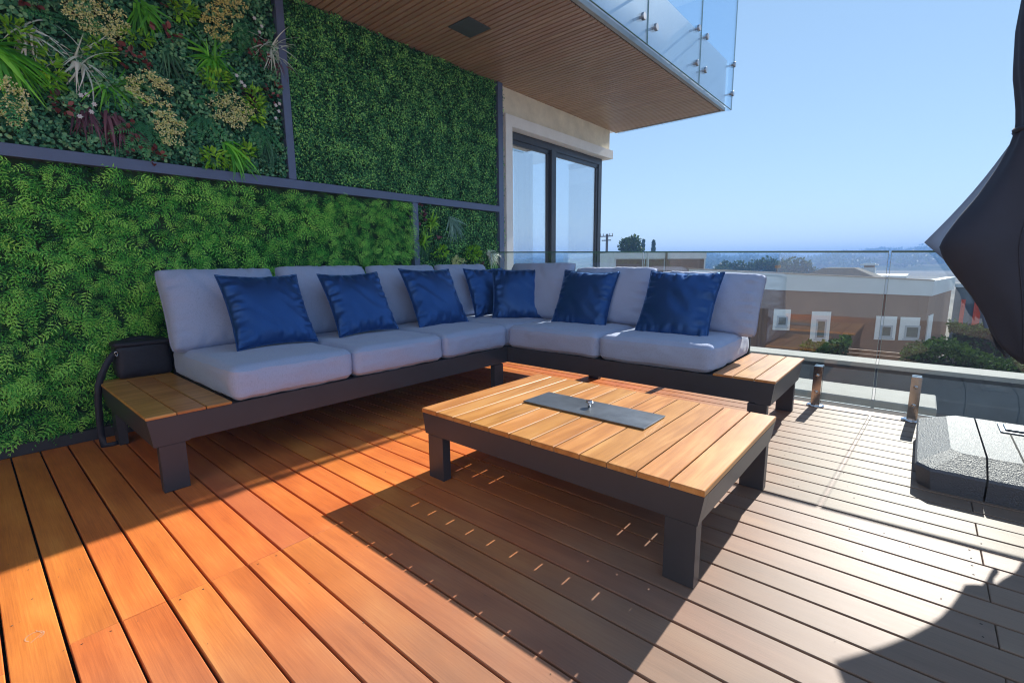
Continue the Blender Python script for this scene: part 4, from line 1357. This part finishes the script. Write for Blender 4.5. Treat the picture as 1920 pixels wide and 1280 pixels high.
# neighbour's house
M['nbwall'] = plain('brown_render', (0.23, 0.125, 0.075), 0.9, 0.12, 1.2, 0, 0.2)
nb = empty('neighbour_house', (-2, 18, -4.2), 'taupe flat roofed neighbour house with a deep white parapet and small windows', 'house')
A = Vector((-5.9, 15.85)); B = Vector((.252, 17.881)); 
D = (B - A).normalized(); Nn = Vector((-D.y, D.x))      # into the house
Lf = (B - A).length
def fz(s): return .945 - (.945 - .585) * s / Lf
def P3(s, o_, z): q = A + D * s + Nn * o_; return (q.x, q.y, z)
def slabp(s0, s1, o0, o1, z0f, z1f):
    vs = [P3(s0, o0, z0f(s0)), P3(s1, o0, z0f(s1)), P3(s1, o1, z0f(s1)), P3(s0, o1, z0f(s0)), P3(s0, o0, z1f(s0)), P3(s1, o0, z1f(s1)), P3(s1, o1, z1f(s1)), P3(s0, o1, z1f(s0))]
    return MB().add(vs, [(3, 2, 1, 0), (4, 5, 6, 7), (0, 1, 5, 4), (1, 2, 6, 5), (2, 3, 7, 6), (3, 0, 4, 7)])
bt = lambda s: fz(s) - .57 + .15 * s / Lf
slabp(0.1, Lf - .12, .12, 1.5, lambda s: -4.2, lambda s: bt(s) + .002).build('wall', M['nbwall'], nb)
slabp(0, Lf, 0, .25, bt, fz).build('parapet', M['white'], nb)
slabp(0, Lf, 1.45, 1.7, bt, fz).build('parapet', M['white'], nb)
slabp(0, Lf - .252, .252, 1.448, lambda s: bt(s) + .004, lambda s: fz(s) - .22).build('roof', M['roof'], nb)
slabp(-.02, Lf + .02, -.02, .27, lambda s: fz(s) + .002, lambda s: fz(s) + .035).build('coping', M['roof'], nb)
M['sill'] = plain('window_sill_paint', (0.52, 0.54, 0.56), .5, .05, 4, 0, 0)
def nwin(x, y, w_, h_, z0, small):
    s = (Vector((x, y)) - A).dot(D)
    st = slabp(s, s + w_, .085, .12, lambda q: z0, lambda q: z0 + h_).build('window_surround', M['white_trim'], nb)
    a, b_, c, d = small
    slabp(s + a, s + b_, .07, .084, lambda q: z0 + c, lambda q: z0 + d).build('window_frame', M['sill'], st)
    slabp(s + a - .03, s + b_ + .03, .05, .069, lambda q: z0 + c - .05, lambda q: z0 + c - .012).build('window_sill', M['sill'], st)
    slabp(s + a + .05, s + b_ - .05, .064, .069, lambda q: z0 + c + .05, lambda q: z0 + d - .05).build('pane', M['winpale'], st)
M['winpale'] = plain('frosted_pane', (0.12, 0.15, 0.13), 0.2, 0.15, 5, 0, 0)
nwin(-3.45, 16.70, .47, .66, -.975, (.10, .40, .12, .45))
nwin(-2.46, 17.02, .50, .94, -1.30, (.13, .41, .10, .70))
nwin(-.89, 17.5, .50, .70, -1.15, (.12, .42, .08, .44))
nwin(-.34, 17.7, .56, .68, -1.14, (.12, .48, .06, .44))
# small lamp on the roof
lp = MB(); lx, ly = -3.64, 17.55
lp.tube([(lx, ly, .60), (lx, ly, .98)], .012, 6)
lp.box(lx - .06, lx + .10, ly - .06, ly + .06, .96, 1.05)
tag(lp.build('roof_lamp', M['taupe']), 'small brown floodlight on a stalk on the flat white roof', 'lamp')
# second building on the left
b2 = empty('garage_building', (-9.7, 22, -4.2), 'white flat roofed building with brown garage doors left of the trees', 'building')
def seg(ax, ay, bx_, by_, off, dep, z0, z1, s0=0, s1=1):
    a_, b__ = Vector((ax, ay)), Vector((bx_, by_)); dd = (b__ - a_); nn_ = Vector((-dd.y, dd.x)).normalized()
    p, q = a_ + dd * s0, a_ + dd * s1
    vs = []
    for z in (z0, z1):
        for pt, o_ in ((p, off), (q, off), (q, off + dep), (p, off + dep)):
            r_ = pt + nn_ * o_; vs.append((r_.x, r_.y, z))
    return MB().add(vs, [(3, 2, 1, 0), (4, 5, 6, 7), (0, 1, 5, 4), (1, 2, 6, 5), (2, 3, 7, 6), (3, 0, 4, 7)])
BA = (-10.95, 20.1, -8.42, 24.95)
seg(*BA, .05, 5, -4.2, 1.37).build('wall', M['white'], b2)
seg(*BA, 0, 5.1, 1.372, 1.66).build('parapet', M['white'], b2)
for s0, s1 in ((.02, .33), (.35, .52), (.56, .98)):
    seg(*BA, .03, .019, -1.5, 1.34, s0, s1).build('garage_door', M['taupe'], b2)
seg(*BA, -.06, .06, -4.2, 1.65, .335, .345).build('downpipe', M['white'], b2)
seg(*BA, -.06, .06, -4.2, 1.65, .53, .545).build('downpipe', M['taupe'], b2)
for sdp in (.35, 2.2):
    slabp(sdp, sdp + .06, .04, .10, lambda q: -4.2, lambda q: bt(q) + .0).build('downpipe', M['nbwall'], nb)
# right flank of the neighbour house, running back and outwards
FA = (.256, 17.885, .86, 22.3)
seg(*FA, 0, .25, .165, .59).build('parapet', M['white'], nb)
seg(*FA, .06, .2, -4.2, .163).build('wall', M['nbwall'], nb)
seg(*FA, .03, .028, -1.15, -.42, .05, .22).build('window_surround', M['white_trim'], nb)
# gable roof & chimney beyond
gb = MB(); gx, gy = -4.9, 43
gb.box(gx - 2.6, gx + 2.6, gy, gy + 6, -4.2, -.3)
wl = gb
M['darkroof'] = plain('dark_shingle', (.03, .03, .035), .95, .2, 5, 0, 0)
gr = empty('gabled_house', (gx, gy, -4.2), 'dark gabled roof of a distant house showing above the white parapet', 'house')
gb.build('wall', M['taupe'], gr)
MB().add([(gx - 3, gy - .3, -.3), (gx + 3, gy - .3, -.3), (gx + 3, gy + 6.3, -.3), (gx - 3, gy + 6.3, -.3), (gx - 1.1, gy + 1.5, .66), (gx + .9, gy + 1.5, .66), (gx + .9, gy + 4.5, .66), (gx - 1.1, gy + 4.5, .66)],
         [(0, 1, 5, 4), (1, 2, 6, 5), (2, 3, 7, 6), (3, 0, 4, 7), (4, 5, 6, 7), (3, 2, 1, 0)]).build('roof', M['darkroof'], gr)
cm = empty('chimney_house', (-3.5, 50, -4.2), 'distant pale roof with a capped white chimney', 'house')
MB().box(-3.95, -3.05, 50, 51, -4.2, .62).build('chimney', M['white'], cm)
MB().box(-4.1, -2.9, 49.85, 51.15, .80, .90).box(-3.9, -3.1, 50.05, 50.95, .9, .98).build('chimney_cap', M['white'], cm)
MB().box(-3.85, -3.15, 50.1, 50.9, .62, .80).build('chimney_vent', M['taupe'], cm)
MB().box(-6.5, -1.0, 50.5, 58, -4.2, -.05).build('wall', M['white'], cm)
# hoarding with orange strips at the right
oc = empty('orange_hoarding', (1.6, 21, -4.2), 'dark fence hung with orange red strips behind the hedge at the right', 'fence')
MB().box(.85, 4.2, 21.0, 21.1, -4.2, .35).build('panel', M['greywall'], oc)
for x in (1.02, 1.33, 1.62):
    MB().box(x, x + random.uniform(.08, .17), 20.93, 20.98, -1.6, random.uniform(-.1, .1)).build('strip', M['orange'], oc)
MB().box(.82, 2.4, 20.90, 21.0, .30, .42).build('top_rail', M['white'], oc)
# wooden slat fence low in front of the hedge
sf = empty('slat_fence', (0, 10.2, -4.2), 'brown horizontal slat fence below the neighbour windows', 'fence')
for k in range(15):
    z = -.50 - k * .075
    MB().box(-1.6, 1.9, 11.0, 11.03, z - .062, z).build('slat', M['slatwood'] if 'slatwood' in M else M.setdefault('slatwood', plain('slat_wood', (.25, .115, .055), .7, .2, 5, 0, .1)), sf)
for x in (-1.6, 0.15, 1.86):
    MB().box(x, x + .06, 11.035, 11.1, -4.2, -.48).build('post', M['slatwood'], sf)

def hedge(name, x0, x1, y0, y1, z0, z1, n, label, size=.09):
    p = rng.uniform(0, 1, (n, 3))
    face = rng.integers(0, 3, n)
    X = x0 + p[:, 0] * (x1 - x0); Y = y0 + p[:, 1] * (y1 - y0); Z = z0 + p[:, 2] * (z1 - z0)
    Y = np.where(face == 0, y0 + rng.uniform(0, .15, n), Y); Z = np.where(face == 1, z1 - rng.uniform(0, .12, n), Z)
    Z += 0.10 * np.sin(X * 5 + x0) * (Z > z1 - .3) + rng.normal(size=n) * .03
    Y += .08 * np.sin(X * 4 + 1) + rng.normal(size=n) * .03
    d = rng.normal(size=(n, 3)); nn = rng.normal(size=(n, 3)) + np.array([0, -.4, .8])
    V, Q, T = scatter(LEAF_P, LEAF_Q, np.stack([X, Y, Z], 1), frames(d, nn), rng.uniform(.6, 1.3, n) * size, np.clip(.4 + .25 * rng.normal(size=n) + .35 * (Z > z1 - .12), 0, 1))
    r_ = empty(name, ((x0 + x1) / 2, (y0 + y1) / 2, -4.2), label, 'hedge')
    link('foliage', fast_mesh('foliage', V, Q, T), M['hedge'], r_)['kind'] = 'stuff'
    MB().tube([((x0 + x1) / 2, (y0 + y1) / 2, -4.2), ((x0 + x1) / 2, (y0 + y1) / 2, z1 - .4)], .08, 8).build('trunk', M['bark'], r_)
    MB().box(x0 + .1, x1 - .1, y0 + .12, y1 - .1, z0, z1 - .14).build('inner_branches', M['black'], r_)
    return r_
hedge('hedge', -.12, 1.35, 8.9, 9.7, -1.6, -.14, 10000, 'dense green hedge in front of the neighbour house at the right', .055)
hedge('hedge', .55, 2.2, 13.2, 14, -4.0, -.12, 6000, 'taller hedge in front of the orange strips', .08)
hedge('hedge', -1.42, -.80, 9.0, 9.6, -1.6, -.16, 5000, 'narrow dark green shrub between the neighbour windows', .06)

def tree(name, x, y, z0, h_, rad, label, group=None, n=2600, size=.28, lobes=6, m='tree'):
    r_ = empty(name, (x, y, z0), label, 'tree', group)
    zc_ = z0 + h_
    MB().tube([(x, y, z0), (x + .05 * h_, y, z0 + h_ * .35), (x, y, z0 + h_ * .75)], [.05 * h_ * .6, .035 * h_ * .6, .012 * h_], 8).build('trunk', M['bark'], r_, True)
    parts = []
    for k in range(lobes):
        ox, oy, oz = rng.normal(size=3) * np.array([rad[0] * .5, rad[1] * .5, rad[2] * .42])
        parts.append(blob_leaves(n // lobes, (x + ox, y + oy, zc_ - rad[2] + oz), (rad[0] * .55, rad[1] * .55, rad[2] * .55), size))
    V, Q, T = join_sc(parts)
    link('crown', fast_mesh('crown', V, Q, T), M[m], r_)['kind'] = 'stuff'
    return r_
tree('tree', -21.5, 42.0, -4.2, 7.3, (1.15, 1.2, 1.3), 'bushy green tree beside the utility pole', None, 4200, .24)
for i, (x, y, hgt, rx) in enumerate([(-29.5, 96, 6.4, 2.6), (-27.3, 97, 6.9, 2.4), (-25.2, 98, 6.2, 2.8), (-22.6, 100, 6.8, 2.6), (-20.8, 102, 6.5, 3.0), (-18.6, 104, 6.9, 2.5), (-17.2, 105, 5.7, 2.2)]):
    tree('tree', x, y, -4.2, hgt - .9, (rx, 2.2, 2.3), 'hazy blue green tree in the row %s' % ['at its left end', 'second from the left', 'third from the left', 'in the middle', 'third from the right', 'second from the right', 'at its right end'][i], 'hazy trees beyond the white roof', 1500, .55)
for (x, y, top, lb) in ((-32.0, 66.7, 4.5, 'slim bent cypress left of the other cypress'), (-30.4, 67.3, 4.35, 'slim straight cypress on the skyline')):
    r_ = empty('cypress_tree', (x, y, -4.2), lb, 'tree')
    n = 700; k = rng.uniform(0, 1, n); rr = .42 * (1 - k) ** .6 * rng.uniform(.4, 1, n); a = rng.uniform(0, 6.28, n)
    pos = np.stack([x + rr * np.cos(a) + (.35 * k * k if x < -31 else 0), y + rr * np.sin(a), top - 5 + 5 * k], 1)
    V, Q, T = scatter(LEAF_P, LEAF_Q, pos, frames(np.stack([np.cos(a), np.sin(a), np.full(n, 1.5)], 1), rng.normal(size=(n, 3))), rng.uniform(.2, .4, n), rng.uniform(0, .6, n))
    link('crown', fast_mesh('crown', V, Q, T), M['tree'], r_)['kind'] = 'stuff'
    MB().tube([(x, y, -4.2), (x, y, top - 1)], .1, 6).build('trunk', M['bark'], r_)
pp = empty('utility_pole', (-30.7, 54.2, -4.2), 'wooden utility pole with cross arms on the left skyline', 'utility pole')
MB().tube([(-30.7, 54.2, -4.2), (-30.7, 54.2, 4.85)], .16, 8).build('pole', M['bark'], pp)
for z, l_ in ((4.5, 1.1), (4.0, .8), (2.45, 1.3)):
    MB().box(-30.7 - l_ * .8, -30.7 + l_ * .8, 54.0, 54.1, z, z + .12).build('cross_arm', M['bark'], pp)
for dx in (-.85, -.45, .45, .85):
    MB().tube([(-30.7 + dx, 54.05, 4.62), (-30.7 + dx, 54.05, 4.9)], .06, 6).build('insulator', M['concrete'], pp)

# ---- haze: a closed box of even air round camera and scene, sky outside
HAZE = True
if HAZE:
    hb = MB().box(-1600, 1600, -60, 1400, -5.6 if False else -6.5, 22).build('haze', None)
    hb['kind'] = 'stuff'
    hb['label'] = 'pale blue haze in the air'
    hm = bpy.data.materials.new('haze_air'); hm.use_nodes = True
    ht = hm.node_tree; ht.nodes.clear()
    vo = N(ht, 'ShaderNodeVolumePrincipled'); vo.inputs['Density'].default_value = 0.0022
    vo.inputs['Color'].default_value = (0.28, 0.52, 1.0, 1); vo.inputs['Anisotropy'].default_value = 0.0
    ou = N(ht, 'ShaderNodeOutputMaterial'); ht.links.new(vo.outputs[0], ou.inputs['Volume'])
    hb.data.materials.append(hm)
